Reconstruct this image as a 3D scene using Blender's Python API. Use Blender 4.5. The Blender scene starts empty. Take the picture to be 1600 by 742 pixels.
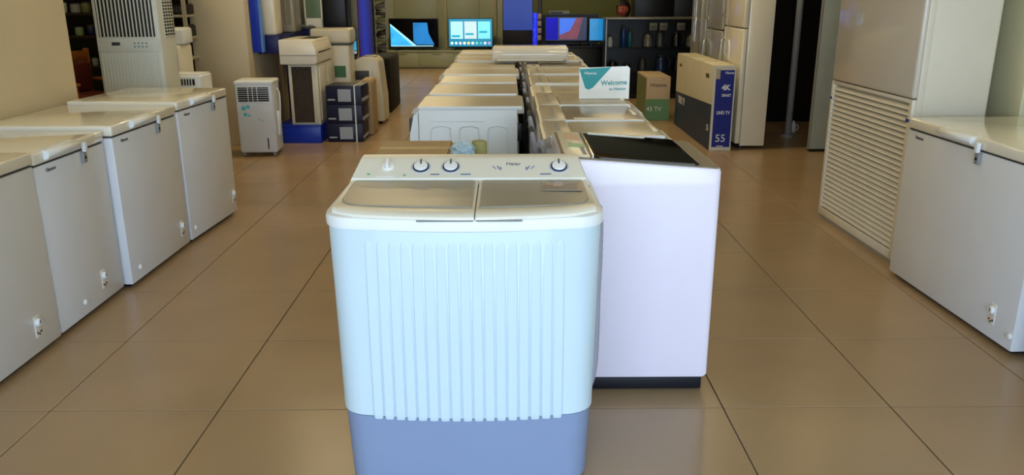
import bpy, bmesh, math, random
from mathutils import Vector, Matrix
random.seed(7)
PI = math.pi
S = bpy.context.scene
C = S.collection

# ------------------------------------------------------------------ camera
cam_d = bpy.data.cameras.new('camera')
cam = bpy.data.objects.new('camera', cam_d); C.objects.link(cam)
cam_d.sensor_fit = 'HORIZONTAL'; cam_d.sensor_width = 36.0
cam_d.lens = 1261.33 / 1600 * 36.0
cam_d.clip_start = 0.05; cam_d.clip_end = 200
_t, _y, _r = .293409, -.0047809, -.0024795
_Rz = Matrix.Rotation(_y, 3, 'Z')
_rt = _Rz @ Vector((1, 0, 0)); _fw = _Rz @ Vector((0, math.cos(_t), -math.sin(_t))); _up = _Rz @ Vector((0, math.sin(_t), math.cos(_t)))
_r2 = _rt * math.cos(_r) + _up * math.sin(_r); _u2 = -_rt * math.sin(_r) + _up * math.cos(_r)
_m = Matrix((_r2, _u2, -_fw)).transposed().to_4x4(); _m.translation = Vector((0, 0, 1.4186))
cam.matrix_world = _m
S.camera = cam

# ------------------------------------------------------------------ world (daylight outside the open shopfront)
W = bpy.data.worlds.new('daylight'); S.world = W; W.use_nodes = True
nt = W.node_tree; nt.nodes.clear()
wo = nt.nodes.new('ShaderNodeOutputWorld'); bg = nt.nodes.new('ShaderNodeBackground')
tc = nt.nodes.new('ShaderNodeTexCoord'); sp = nt.nodes.new('ShaderNodeSeparateXYZ'); rp = nt.nodes.new('ShaderNodeValToRGB')
nt.links.new(tc.outputs['Generated'], sp.inputs[0]); nt.links.new(sp.outputs['Z'], rp.inputs[0])
mp = rp.color_ramp; mp.elements[0].position = 0.0; mp.elements[0].color = (.46, .56, .68, 1)
mp.elements[1].position = 0.5; mp.elements[1].color = (.63, .85, 1.14, 1)
nt.links.new(rp.outputs[0], bg.inputs[0]); bg.inputs[1].default_value = 7.8
nt.links.new(bg.outputs[0], wo.inputs[0])

def area_lamp(name, loc, size, rot, energy, color, portal=False):
    l = bpy.data.lights.new(name, 'AREA'); l.shape = 'RECTANGLE'; l.size, l.size_y = size
    l.energy = energy; l.color = color
    if portal: l.cycles.is_portal = True
    o = bpy.data.objects.new(name, l); C.objects.link(o); o.location = loc; o.rotation_euler = rot
    return o
# portal: guides sampling of the daylight that comes in through the shopfront
area_lamp('shopfront_portal', (0, -3.0, 1.5), (6.2, 3.0), (PI/2, 0, 0), 1.0, (1, 1, 1), True)

S.view_settings.view_transform = 'Standard'; S.view_settings.look = 'None'
S.view_settings.exposure = 0.0; S.view_settings.gamma = 1.0; S.view_settings.use_curve_mapping = False

# ------------------------------------------------------------------ helpers
def lin(c): return tuple((x/12.92 if x <= .04045 else ((x+.055)/1.055)**2.4) for x in c)
MATS = {}
def mat(name, col, rough=.5, metal=0., var=.04, scale=6., bump=0., bscale=200., emit=0., alpha=1., trans=0., coat=0., spec=.5, ior=1.45):
    if name in MATS: return MATS[name]
    m = bpy.data.materials.new(name); m.use_nodes = True; t = m.node_tree; b = t.nodes['Principled BSDF']
    c = lin(col); b.inputs['Roughness'].default_value = rough; b.inputs['Metallic'].default_value = metal
    b.inputs['Alpha'].default_value = alpha; b.inputs['Transmission Weight'].default_value = trans
    b.inputs['Coat Weight'].default_value = coat; b.inputs['Specular IOR Level'].default_value = spec; b.inputs['IOR'].default_value = ior
    co = t.nodes.new('ShaderNodeTexCoord'); n = t.nodes.new('ShaderNodeTexNoise'); n.inputs['Scale'].default_value = scale; n.inputs['Detail'].default_value = 4
    r = t.nodes.new('ShaderNodeValToRGB'); t.links.new(co.outputs['Object'], n.inputs['Vector']); t.links.new(n.outputs['Fac'], r.inputs[0])
    e = r.color_ramp.elements; e[0].position = .3; e[1].position = .7
    e[0].color = (*[max(0, x*(1-var)) for x in c], 1); e[1].color = (*[min(1, x*(1+var)) for x in c], 1)
    t.links.new(r.outputs[0], b.inputs['Base Color'])
    if emit: t.links.new(r.outputs[0], b.inputs['Emission Color']); b.inputs['Emission Strength'].default_value = emit
    if bump:
        n2 = t.nodes.new('ShaderNodeTexNoise'); n2.inputs['Scale'].default_value = bscale; bp = t.nodes.new('ShaderNodeBump')
        bp.inputs['Strength'].default_value = bump; bp.inputs['Distance'].default_value = .002
        t.links.new(co.outputs['Object'], n2.inputs['Vector']); t.links.new(n2.outputs['Fac'], bp.inputs['Height']); t.links.new(bp.outputs[0], b.inputs['Normal'])
    MATS[name] = m; return m

def finish(bm, angle=35):
    bmesh.ops.recalc_face_normals(bm, faces=bm.faces)
    me = bpy.data.meshes.new('mesh'); bm.to_mesh(me); bm.free()
    me.polygons.foreach_set('use_smooth', [True]*len(me.polygons)); me.set_sharp_from_angle(angle=math.radians(angle))
    return me
def obj(name, bm, m, parent=None, loc=None, label=None, angle=35, kind=None):
    me = finish(bm, angle) if isinstance(bm, bmesh.types.BMesh) else bm
    if m and not me.materials: me.materials.append(m)
    o = bpy.data.objects.new(name, me); C.objects.link(o)
    if parent: o.parent = parent
    if loc: o.location = loc
    if label: o['label'] = label
    if kind: o['kind'] = kind
    return o
def thing(name, label, cat, loc=(0, 0, 0), rz=0., group=None):
    o = bpy.data.objects.new(name, None); C.objects.link(o); o.location = loc; o.rotation_euler = (0, 0, rz)
    o.empty_display_size = .1; o['label'] = label; o['category'] = cat
    if group: o['group'] = group
    return o
def tag(o, label, cat, group=None):
    o['label'] = label; o['category'] = cat
    if group: o['group'] = group
    return o
def B(): return bmesh.new()
def box(bm, x0, x1, y0, y1, z0, z1, r=0., seg=2):
    t = bmesh.new()
    v = [t.verts.new((x, y, z)) for x in (x0, x1) for y in (y0, y1) for z in (z0, z1)]
    for f in ((0,1,3,2),(4,6,7,5),(0,4,5,1),(2,3,7,6),(0,2,6,4),(1,5,7,3)): t.faces.new([v[i] for i in f])
    if r > 0:
        bmesh.ops.bevel(t, geom=list(t.edges)+list(t.verts), offset=min(r, abs(x1-x0)*.49, abs(y1-y0)*.49, abs(z1-z0)*.49), segments=seg, profile=.5, affect='EDGES')
    merge(bm, t); return bm
def merge(bm, t, M=None):
    vs = {}
    for v in t.verts: vs[v] = bm.verts.new(M @ v.co if M else v.co)
    for f in t.faces:
        try: bm.faces.new([vs[v] for v in f.verts])
        except ValueError: pass
    t.free()
def bx(*a, **k): return box(B(), *a, **k)
def loft(bm, rings, cap=True, close=True):
    vr = [[bm.verts.new(p) for p in r] for r in rings]
    n = len(vr[0])
    for a, b in zip(vr, vr[1:]):
        for i in range(n if close else n-1):
            bm.faces.new((a[i], a[(i+1) % n], b[(i+1) % n], b[i]))
    if cap: bm.faces.new(vr[0]); bm.faces.new(vr[-1])
    return bm
def cyl(bm, p0, p1, r0, r1=None, n=20):
    r1 = r0 if r1 is None else r1
    p0 = Vector(p0); p1 = Vector(p1); d = (p1-p0).normalized(); u = d.orthogonal().normalized(); w = d.cross(u)
    return loft(bm, [[p+(u*math.cos(2*PI*i/n)+w*math.sin(2*PI*i/n))*r for i in range(n)] for p, r in ((p0, r0), (p1, r1))])
def revolve(bm, prof, n=28, c=(0, 0, 0), axis='Z'):
    rings = []
    for r, z in prof:
        ring = []
        for i in range(n):
            a = 2*PI*i/n; x, y = r*math.cos(a), r*math.sin(a)
            p = {'Z': (x, y, z), 'Y': (x, z, y), 'X': (z, x, y)}[axis]
            ring.append(Vector(p)+Vector(c))
        rings.append(ring)
    return loft(bm, rings)
def smooth_path(pts, k=6):
    P = [Vector(p) for p in pts]; out = []
    for i in range(len(P)-1):
        a = P[max(i-1, 0)]; b = P[i]; c = P[i+1]; d = P[min(i+2, len(P)-1)]
        for j in range(k):
            t = j/k
            out.append(.5*((2*b)+(c-a)*t+(2*a-5*b+4*c-d)*t*t+(3*b-a-3*c+d)*t**3))
    out.append(P[-1]); return out
def tube(bm, pts, r, n=10, k=6, rib=0.):
    P = smooth_path(pts, k); rings = []; u = None
    for i, p in enumerate(P):
        d = (P[min(i+1, len(P)-1)]-P[max(i-1, 0)]).normalized()
        u = d.orthogonal().normalized() if u is None else (u-d*u.dot(d)).normalized()
        w = d.cross(u); rr = r*(1+rib*(i % 2))
        rings.append([p+(u*math.cos(2*PI*j/n)+w*math.sin(2*PI*j/n))*rr for j in range(n)])
    return loft(bm, rings)
def prism(bm, prof, x0, x1, axis='X'):
    f = {'X': lambda a, b, t: (t, a, b), 'Y': lambda a, b, t: (a, t, b), 'Z': lambda a, b, t: (a, b, t)}[axis]
    return loft(bm, [[f(a, b, x0) for a, b in prof], [f(a, b, x1) for a, b in prof]])
def bevel(bm, r, seg=2):
    bmesh.ops.bevel(bm, geom=list(bm.edges), offset=r, segments=seg, profile=.5, affect='EDGES', clamp_overlap=True); return bm
def ring(z, hw, yf, yb, r, bow=0., rb=None, nc=8, cx=0.):
    rb = rb or r*.5; P = []
    n = 14
    for i in range(n+1):
        x = -(hw-r)+(2*(hw-r))*i/n; P.append((cx+x, yf+bow*(x/hw)**2, z))
    yc = yf+bow*((hw-r)/hw)**2
    for i in range(1, nc+1):
        a = -PI/2+PI/2*i/nc; P.append((cx+hw-r+r*math.cos(a), yc+r+r*math.sin(a), z))
    for i in range(nc+1):
        a = PI/2*i/nc; P.append((cx+hw-rb+rb*math.cos(a), yb-rb+rb*math.sin(a), z))
    for i in range(nc+1):
        a = PI/2+PI/2*i/nc; P.append((cx-hw+rb+rb*math.cos(a), yb-rb+rb*math.sin(a), z))
    for i in range(nc):
        a = PI+PI/2*i/nc; P.append((cx-hw+r+r*math.cos(a), yc+r+r*math.sin(a), z))
    return P
def text(name, s, size, m, parent, loc, rot=(PI/2, 0, 0), ext=.0006, align='CENTER', sx=1., bold=0., label=None):
    cu = bpy.data.curves.new('t', 'FONT'); cu.body = s; cu.size = size; cu.extrude = ext; cu.align_x = align; cu.align_y = 'CENTER'; cu.resolution_u = 3; cu.offset = bold
    t = bpy.data.objects.new('t', cu); C.objects.link(t)
    me = bpy.data.meshes.new_from_object(t.evaluated_get(bpy.context.evaluated_depsgraph_get()))
    bpy.data.objects.remove(t); bpy.data.curves.remove(cu)
    me.materials.clear(); me.materials.append(m)
    o = bpy.data.objects.new(name, me); C.objects.link(o)
    if parent: o.parent = parent
    o.location = loc; o.rotation_euler = rot; o.scale = (sx, 1, 1)
    if label: o['label'] = label
    return o

# ------------------------------------------------------------------ materials
WHITE = mat('white_plastic', (.90, .93, .95), .32, var=.01)
CYAN_W = mat('cool_white_plastic', (.78, .87, .93), .38, var=.01)
PANEL = mat('console_plastic', (.90, .90, .86), .35, var=.01)
LIDG = mat('translucent_grey_lid', (.61, .60, .56), .30, var=.03)
BASEB = mat('grey_blue_base', (.51, .58, .72), .45, var=.02)
ENAMEL = mat('white_enamel', (.92, .90, .97), .18, var=.01, coat=.4)
FRZ = mat('freezer_steel_paint', (.86, .88, .91), .33, var=.015)
FLID = mat('freezer_lid_paint', (.91, .90, .85), .16, var=.015, coat=.5)
BLACK = mat('black_plastic', (.05, .05, .06), .4)
NAVY = mat('dark_base', (.04, .05, .10), .5)
GLASS = mat('black_glass', (.02, .02, .025), .04, coat=1.)
GREY = mat('grey_plastic', (.55, .56, .57), .45)
DGREY = mat('dark_grey_plastic', (.22, .23, .24), .5)
HOSE = mat('grey_hose', (.62, .63, .70), .5)
CHROME = mat('chrome', (.8, .8, .8), .2, 1.)
TOPG = mat('appliance_top', (.72, .70, .64), .32, var=.03)
TOPL = mat('appliance_top_light', (.90, .89, .83), .3, var=.02)
TOPD = mat('grey_lid', (.56, .54, .49), .25, var=.04)
BLUEINK = mat('blue_ink', (.36, .44, .66), .5)
DINK = mat('dark_ink', (.16, .18, .2), .5)
NINK = mat('navy_ink', (.10, .16, .30), .4)
GREENINK = mat('green_ink', (.5, .72, .58), .5)
REDINK = mat('red_lamp', (.55, .12, .10), .3)
TEAL = mat('teal_print', (.03, .60, .62), .35)
CREAM = mat('cream_paint', (.81, .76, .64), .6, var=.05, scale=1.5, bump=.15, bscale=60)
CREAM2 = mat('cream_gloss_paint', (.84, .83, .70), .4, var=.04, scale=1.5)
OLIVE = mat('olive_laminate', (.58, .60, .50), .35, var=.06, scale=1.2)
DARK = mat('dark_display_board', (.06, .06, .06), .35)
BLUE = mat('blue_laminate', (.05, .20, .70), .35)
CARD = mat('cardboard', (.66, .58, .45), .7, var=.06, scale=20)
CEIL = mat('ceiling_paint', (.82, .76, .62), .8)
GROUT = mat('grout', (.26, .20, .13), .8)
WOOD = mat('orange_wood', (.56, .33, .15), .4, var=.25, scale=14)

# floor tile: polished warm beige porcelain
def tile_mat():
    m = bpy.data.materials.new('polished_porcelain'); m.use_nodes = True; t = m.node_tree; b = t.nodes['Principled BSDF']
    g = t.nodes.new('ShaderNodeNewGeometry'); n = t.nodes.new('ShaderNodeTexNoise'); n.inputs['Scale'].default_value = 1.3; n.inputs['Detail'].default_value = 6
    n3 = t.nodes.new('ShaderNodeTexNoise'); n3.inputs['Scale'].default_value = 90; n3.inputs['Detail'].default_value = 3
    r = t.nodes.new('ShaderNodeValToRGB'); t.links.new(g.outputs['Position'], n.inputs['Vector']); t.links.new(g.outputs['Position'], n3.inputs['Vector'])
    mx = t.nodes.new('ShaderNodeMath'); mx.operation = 'MULTIPLY_ADD'; mx.inputs[1].default_value = .2
    t.links.new(n3.outputs['Fac'], mx.inputs[0]); t.links.new(n.outputs['Fac'], mx.inputs[2]); t.links.new(mx.outputs[0], r.inputs[0])
    r.color_ramp.elements[0].position = .4; r.color_ramp.elements[0].color = (*lin((.60, .51, .39)), 1)
    r.color_ramp.elements[1].position = .8; r.color_ramp.elements[1].color = (*lin((.66, .56, .43)), 1)
    t.links.new(r.outputs[0], b.inputs['Base Color']); b.inputs['Roughness'].default_value = .25; b.inputs['IOR'].default_value = 1.5
    b.inputs['Coat Weight'].default_value = .0
    n2 = t.nodes.new('ShaderNodeTexNoise'); n2.inputs['Scale'].default_value = 5; bp = t.nodes.new('ShaderNodeBump'); bp.inputs['Strength'].default_value = .12; bp.inputs['Distance'].default_value = .003
    t.links.new(g.outputs['Position'], n2.inputs['Vector']); t.links.new(n2.outputs['Fac'], bp.inputs['Height']); t.links.new(bp.outputs[0], b.inputs['Normal'])
    return m
TILE = tile_mat()

# ------------------------------------------------------------------ setting
XL, XR, YF, YB, ZC = -5.2, 4.6, -3.0, 16.9, 3.3
fl = obj('floor', bx(XL, XR, YF, YB, -.1, -.003), GROUT, kind='structure')
g = .0022
tm = finish(box(B(), -.3+g, .3-g, -.3+g, .3-g, -.012, 0, r=.0015, seg=1))
tm.materials.append(TILE)
X0, Y0 = .1656+.3, 2.5835+.3
nt_ = 0
for j in range(-2, 14):
    for i in range(-9, 7):
        x = X0+.6*i; y = Y0+.6*j
        if x < -4.9 or x > 4.3: continue
        near = -3.2 < x < 3.4 and j < 12
        if near:
            o = bpy.data.objects.new('tile', tm); C.objects.link(o); o.parent = fl; o.location = (x, y, 0); nt_ += 1
bmf = B()
for j in range(-9, 24):
    for i in range(-9, 8):
        x = X0+.6*i; y = Y0+.6*j
        if -2 <= j < 14 and -4.9 <= x <= 4.3 and (-3.2 < x < 3.4 and j < 12): continue
        if y+.3 > YB or y-.3 < YF-.5: continue
        a = max(x-.3+g, XL); b_ = min(x+.3-g, XR)
        if b_ <= a: continue
        box(bmf, a, b_, y-.3+g, y+.3-g, -.012, 0)
obj('tile_field', bmf, TILE, fl, kind='stuff')
obj('ceiling', bx(XL, XR, YF, YB, ZC, ZC+.1), CEIL, kind='structure')
wl = obj('wall_left', bx(-2.75, -2.56, YF, 4.86, 0, ZC), CREAM, kind='structure')
obj('wall_left.001', bx(XL-.1, XL, 4.0, YB, 0, ZC), OLIVE, kind='structure')
obj('wall_left.002', bx(XL, -2.75, 3.9, 4.0, 0, ZC), CREAM, kind='structure')
obj('wall_right', bx(3.25, 3.4, YF, 6.0, 0, ZC), CREAM2, kind='structure')
obj('wall_right.001', bx(XR, XR+.1, YF, YB, 0, ZC), DARK, kind='structure')
obj('wall_back', bx(XL, XR, YB, YB+.1, 0, ZC), OLIVE, kind='structure')
# shopfront: open daylight side behind the photographer, with frame
obj('wall_front', bx(XL, -3.1, YF-.1, YF, 0, ZC), CREAM, kind='structure')
obj('wall_front.001', bx(3.1, XR, YF-.1, YF, 0, ZC), CREAM, kind='structure')
obj('wall_front.002', bx(-3.1, 3.1, YF-.1, YF, 3.0, ZC), CREAM, kind='structure')
# columns
col = obj('trim_1', bx(-2.98, -2.46, 7.85, 9.3, 0, ZC, r=.01), CREAM, kind='structure')
col2 = obj('trim_2', bx(2.60, 3.25, 4.1, 4.75, 0, ZC, r=.01), CREAM2, kind='structure')

# ceiling lamps (outside the frame, light the shop)
LAMP = mat('lamp_tube', (1., .86, .6), .4, emit=6.)
def ceiling_lamp(x, y, e, label):
    t = thing('ceiling_lamp', label, 'lamp', (x, y, ZC-.06))
    obj('housing', bx(-.62, .62, -.09, .09, 0, .06, r=.01), mat('lamp_housing', (.9, .9, .88), .5), t)
    for s in (-.045, .045): obj('lamp_tube', cyl(B(), (-.6, s, -.018), (.6, s, -.018), .016), LAMP, t)
    l = area_lamp('lamp_light', (0, 0, -.06), (1.2, .2), (0, 0, 0), e, (1., .79, .45)); l.parent = t
for i, (x, y, e) in enumerate([(-1.7, 4.2, 8), (1.7, 4.2, 9), (-1.6, 7.4, 19), (1.4, 7.4, 25), (-1.4, 10.8, 30), (1.6, 10.8, 18), (-1.4, 14.2, 68), (-4.0, 6.6, 14)]):  # last lamp is an addition that brightens the canister shelves
    ceiling_lamp(x, y, e, 'twin tube ceiling lamp above the shop floor, %s' % ['over the left freezers', 'over the right freezer', 'over the small air cooler', 'over the large television carton', 'over the dark speaker', 'over the dark glass display', 'in front of the television counter', 'added over the wooden armchair to brighten the canisters'][i])

# ------------------------------------------------------------------ twin tub washer
def twin_tub():
    t = thing('twin_tub_washer', 'white twin tub washing machine with ribbed front and grey-blue base, nearest in the middle', 'washing machine', (-.122, 2.36, 0))
    f = -.262
    P = [(0, .350, f+.012), (.01, .357, f+.004), (.235, .366, f-.002)]
    obj('base', loft(B(), [ring(z, hw, yf, .222, .075, .035) for z, hw, yf in P]), BASEB, t)
    P = [(.236, .366, f-.003), (.240, .372, f-.008), (.50, .376, f-.009), (.800, .382, f-.012), (.806, .380, f-.008)]
    body = obj('body', loft(B(), [ring(z, hw, yf, .226, .085, .038) for z, hw, yf in P]), CYAN_W, t)
    # moulded vertical ribs, rounded top and bottom
    n = 17
    for i in range(n):
        x = -.257+i*(.552/n)*1.0
        yy = f-.0105+.038*(x/.38)**2
        w = .0125
        def rr(z, hw, d): return [(hw*math.sin(a), -d*max(0., math.cos(a))**.38, z) for a in [-PI/2+PI*k/8 for k in range(9)]]+[(0, .004, z)]
        bm = loft(B(), [rr(.231, w*.7, .0005), rr(.234, w, .002), rr(.25, w*1.14, .0026), rr(.60, w*1.14, .0024), rr(.758, w*1.1, .0022), rr(.771, w*.85, .002), rr(.777, w*.4, .0002)])
        obj('rib', bm, CYAN_W, t, (x, yy, 0), angle=50)
    P = [(.802, .384, f-.012), (.806, .390, f-.016), (.826, .391, f-.017), (.836, .388, f-.013), (.840, .380, f-.005), (.842, .3, f+.08)]
    obj('top_rim', loft(B(), [ring(z, hw, yf, .228, .09, .05) for z, hw, yf in P]), WHITE, t)
    # lids: sloped slabs with dark split between them
    def lid(x0, x1, cl, cr):
        bm = B(); N = 12; top = []
        yb = .085
        def yfr(x): return f-.016+.06*(x/.38)**2 + .035*max(0, (abs(x)-.28)/.10)**2
        rings = []
        for i in range(N+1):
            x = x0+(x1-x0)*i/N
            y0 = yfr(x)
            ed = 0
            rings.append([(x, y0+.012, .836), (x, y0-.002, .838), (x, y0-.002, .846), (x, y0+.006, .852), (x, y0+.05, .856), (x, y0+.058, .853), (x, yb-.012, .861), (x, yb, .866), (x, yb+.002, .85)])
        return loft(bm, rings)
    wl_ = obj('lid', lid(-.366, .030, 1, 0), PANEL, t, label='wide wash tub lid')
    sl_ = obj('lid', lid(.034, .366, 0, 1), PANEL, t, label='narrow spin tub lid')
    def pane(x0, x1, r0, r1):
        N = 16; y0a = -.213; yb = .083; pts = []
        bm = B()
        out = []
        def arc(cx, cy, r, a0, a1): return [(cx+r*math.cos(a0+(a1-a0)*k/8), cy+r*math.sin(a0+(a1-a0)*k/8)) for k in range(9)]
        out += arc(x0+r0, y0a+r0, r0, PI, 1.5*PI)+arc(x1-r1, y0a+r1, r1, 1.5*PI, 2*PI)+arc(x1-.01, yb-.01, .01, 0, PI/2)+arc(x0+.01, yb-.01, .01, PI/2, PI)
        zz = lambda y, d: .8595+(y+.213)*.030+d-.0045
        def bw(x, y): return y+.045*(x/.37)**2*max(0, (yb-y)/(yb-y0a))
        s = .985
        mx, my = (x0+x1)/2, (y0a+yb)/2
        return loft(bm, [[(x, bw(x, y), zz(y, -.006)) for x, y in out], [(x, bw(x, y), zz(y, .001)) for x, y in out], [(mx+(x-mx)*s, bw(mx+(x-mx)*s, my+(y-my)*s), zz(y, .003)) for x, y in out]])
    obj('lid_window', pane(-.352, .022, .07, .008), LIDG, wl_, angle=12)
    obj('lid_window', pane(.042, .352, .008, .07), LIDG, sl_, angle=12)
    for x0, x1, p in ((-.125, .028, wl_), (.036, .160, sl_)):
        bm = B(); box(bm, x0, x1, f-.0215, f-.012, .8345, .8385, r=.0018); obj('lid_grip', bm, GREY, p)
    # console: wedge with sloped face, inset sides
    prof = [(.088, .850), (.092, .872), (.172, .915), (.190, .920), (.228, .920), (.236, .91), (.236, .80), (.228, .78)]
    bm = B(); N = 8; rings = []
    HW = lambda z: .376-max(0, z-.85)*.40
    for sx in (-1, 1):
        rings.append([(sx*HW(z), y, z) for y, z in prof])
    # extra rounded ends
    rings = [[(-(HW(z)-.012), y+.004 if y < .2 else y-.006, z-.006) for y, z in prof], [(-(HW(z))+.0, y, z) if False else (-(HW(z)-.004), y, z) for y, z in prof], [((HW(z)-.004), y, z) for y, z in prof], [((HW(z)+.002), y+.004 if y < .2 else y-.006, z-.008) for y, z in prof]]
    con = obj('console', loft(bm, rings), PANEL, t, angle=25)
    ang = math.atan2(.915-.872, .172-.092)   # slope of the face
    def on(x, s, off=0.):                     # s 0..1 up the face
        y = .092+.080*s; z = .872+.043*s
        return (x, y-off*math.sin(ang), z+off*math.cos(ang))
    def disc(x, s, prof, m, name, par, lab=None):
        o = obj(name, revolve(B(), prof, 28), m, par, on(x, s), lab); o.rotation_euler = (ang, 0, 0); return o
    for x in (-.152, -.058, .282):
        d = disc(x, .56, [(.031, 0), (.031, .0012), (.030, .002)], mat('dial_scale', (.80, .82, .86), .4), 'dial_scale', con)
        d = disc(x, .56, [(.026, .001), (.026, .004), (.0245, .005)], NINK, 'dial_ring', con)
        k = disc(x, .56, [(.0215, .004), (.0215, .008), (.020, .010), (.012, .011)], mat('dial_white', (.93, .94, .95), .25), 'dial', con)
        k2 = obj('pointer', bx(-.0022, .0022, .004, .026, .0, .004, r=.001), DINK, k, (0, 0, .009))
        for q in range(12):
            a = -PI*.1+PI*1.2*q/11
            tk = obj('tick', bx(.0275, .0305, -.0006, .0006, 0, .0006), BLUEINK, d, (0, 0, .0019)) if q == 0 else bpy.data.objects.new('tick', tkm)
            if q == 0: tkm = tk.data
            else: C.objects.link(tk); tk.parent = d; tk.location = (0, 0, .0019)
            tk.rotation_euler = (0, 0, a)
    disc(-.256, .62, [(.021, 0), (.021, .003), (.018, .006)], mat('selector_skirt', (.93, .93, .92), .3), 'selector_dial', con)
    k = obj('selector_grip', bx(-.0055, .0055, -.018, .018, 0, .018, r=.004), mat('dial_white', (1, 1, 1)), con, on(-.256, .62, .004)); k.rotation_euler = (ang, 0, 0)
    def strip(x0, x1, s, m, w=.0045):
        o = obj('printed_label', bx(x0, x1, -w/2, w/2, 0, .0008), m, con, on(0, s)); o.rotation_euler = (ang, 0, 0)
    strip(-.120, -.092, .18, BLUEINK); strip(-.026, .006, .18, BLUEINK); strip(.222, .256, .18, BLUEINK)
    strip(-.292, -.228, .08, mat('white_print', (.96, .96, .96), .4), .005)
    strip(-.318, -.308, .2, GREENINK, .008); strip(-.205, -.197, .14, GREENINK, .007)
    text('maker_logo', 'Haier', .021, mat('logo_ink', (.40, .42, .46), .4), con, on(.139, .72, .0004), (ang, 0, 0))
    for sx in (-1, 1):
        for dx, a, L in ((.040, .35, .022), (.052, .75, .02), (.034, .1, .012)):
            o = obj('petal_mark', bx(-.0016, .0016, -L/2, L/2, 0, .0008), BLUEINK, con, on(.139+sx*(dx+.006), .50, .0002)); o.rotation_euler = (ang, 0, sx*(-a-.2))
    # label film on spin lid corner
    FILM = mat('label_film', (.72, .67, .62), .15, alpha=.8)
    o = obj('warning_label', bx(0, .118, 0, .10, 0, .0012), FILM, sl_, (.222, -.05, .8650)); o.rotation_euler = (.034, 0, -.05)
    for k_, (x, y, w, h, m) in enumerate([(.010, .064, .02, .01, mat('pink_print', (.78, .66, .60), .4)), (.032, .05, .028, .02, mat('pink_print', (1, 1, 1))), (.012, .008, .085, .008, mat('grey_print', (.55, .52, .52), .4)), (.066, .03, .04, .004, mat('grey_print', (1, 1, 1))), (.066, .045, .04, .004, mat('grey_print', (1, 1, 1)))]):
        obj('printed_patch', bx(x, x+w, y, y+h, .001, .0018), m, o)
    # drain hose clipped on the right flank
    pts = [(.396, .02, .785), (.402, .03, .74), (.404, .04, .62), (.402, .045, .50), (.402, .045, .36), (.398, .04, .26), (.386, .03, .20), (.362, .02, .16)]
    obj('drain_hose', tube(B(), pts, .0125, 12, 10, rib=.06), HOSE, t, label='grey drain hose along right side')
    obj('hose_clip', bx(.384, .408, .006, .034, .77, .80, r=.004), GREY, t)
    return t
twin_tub()

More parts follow.
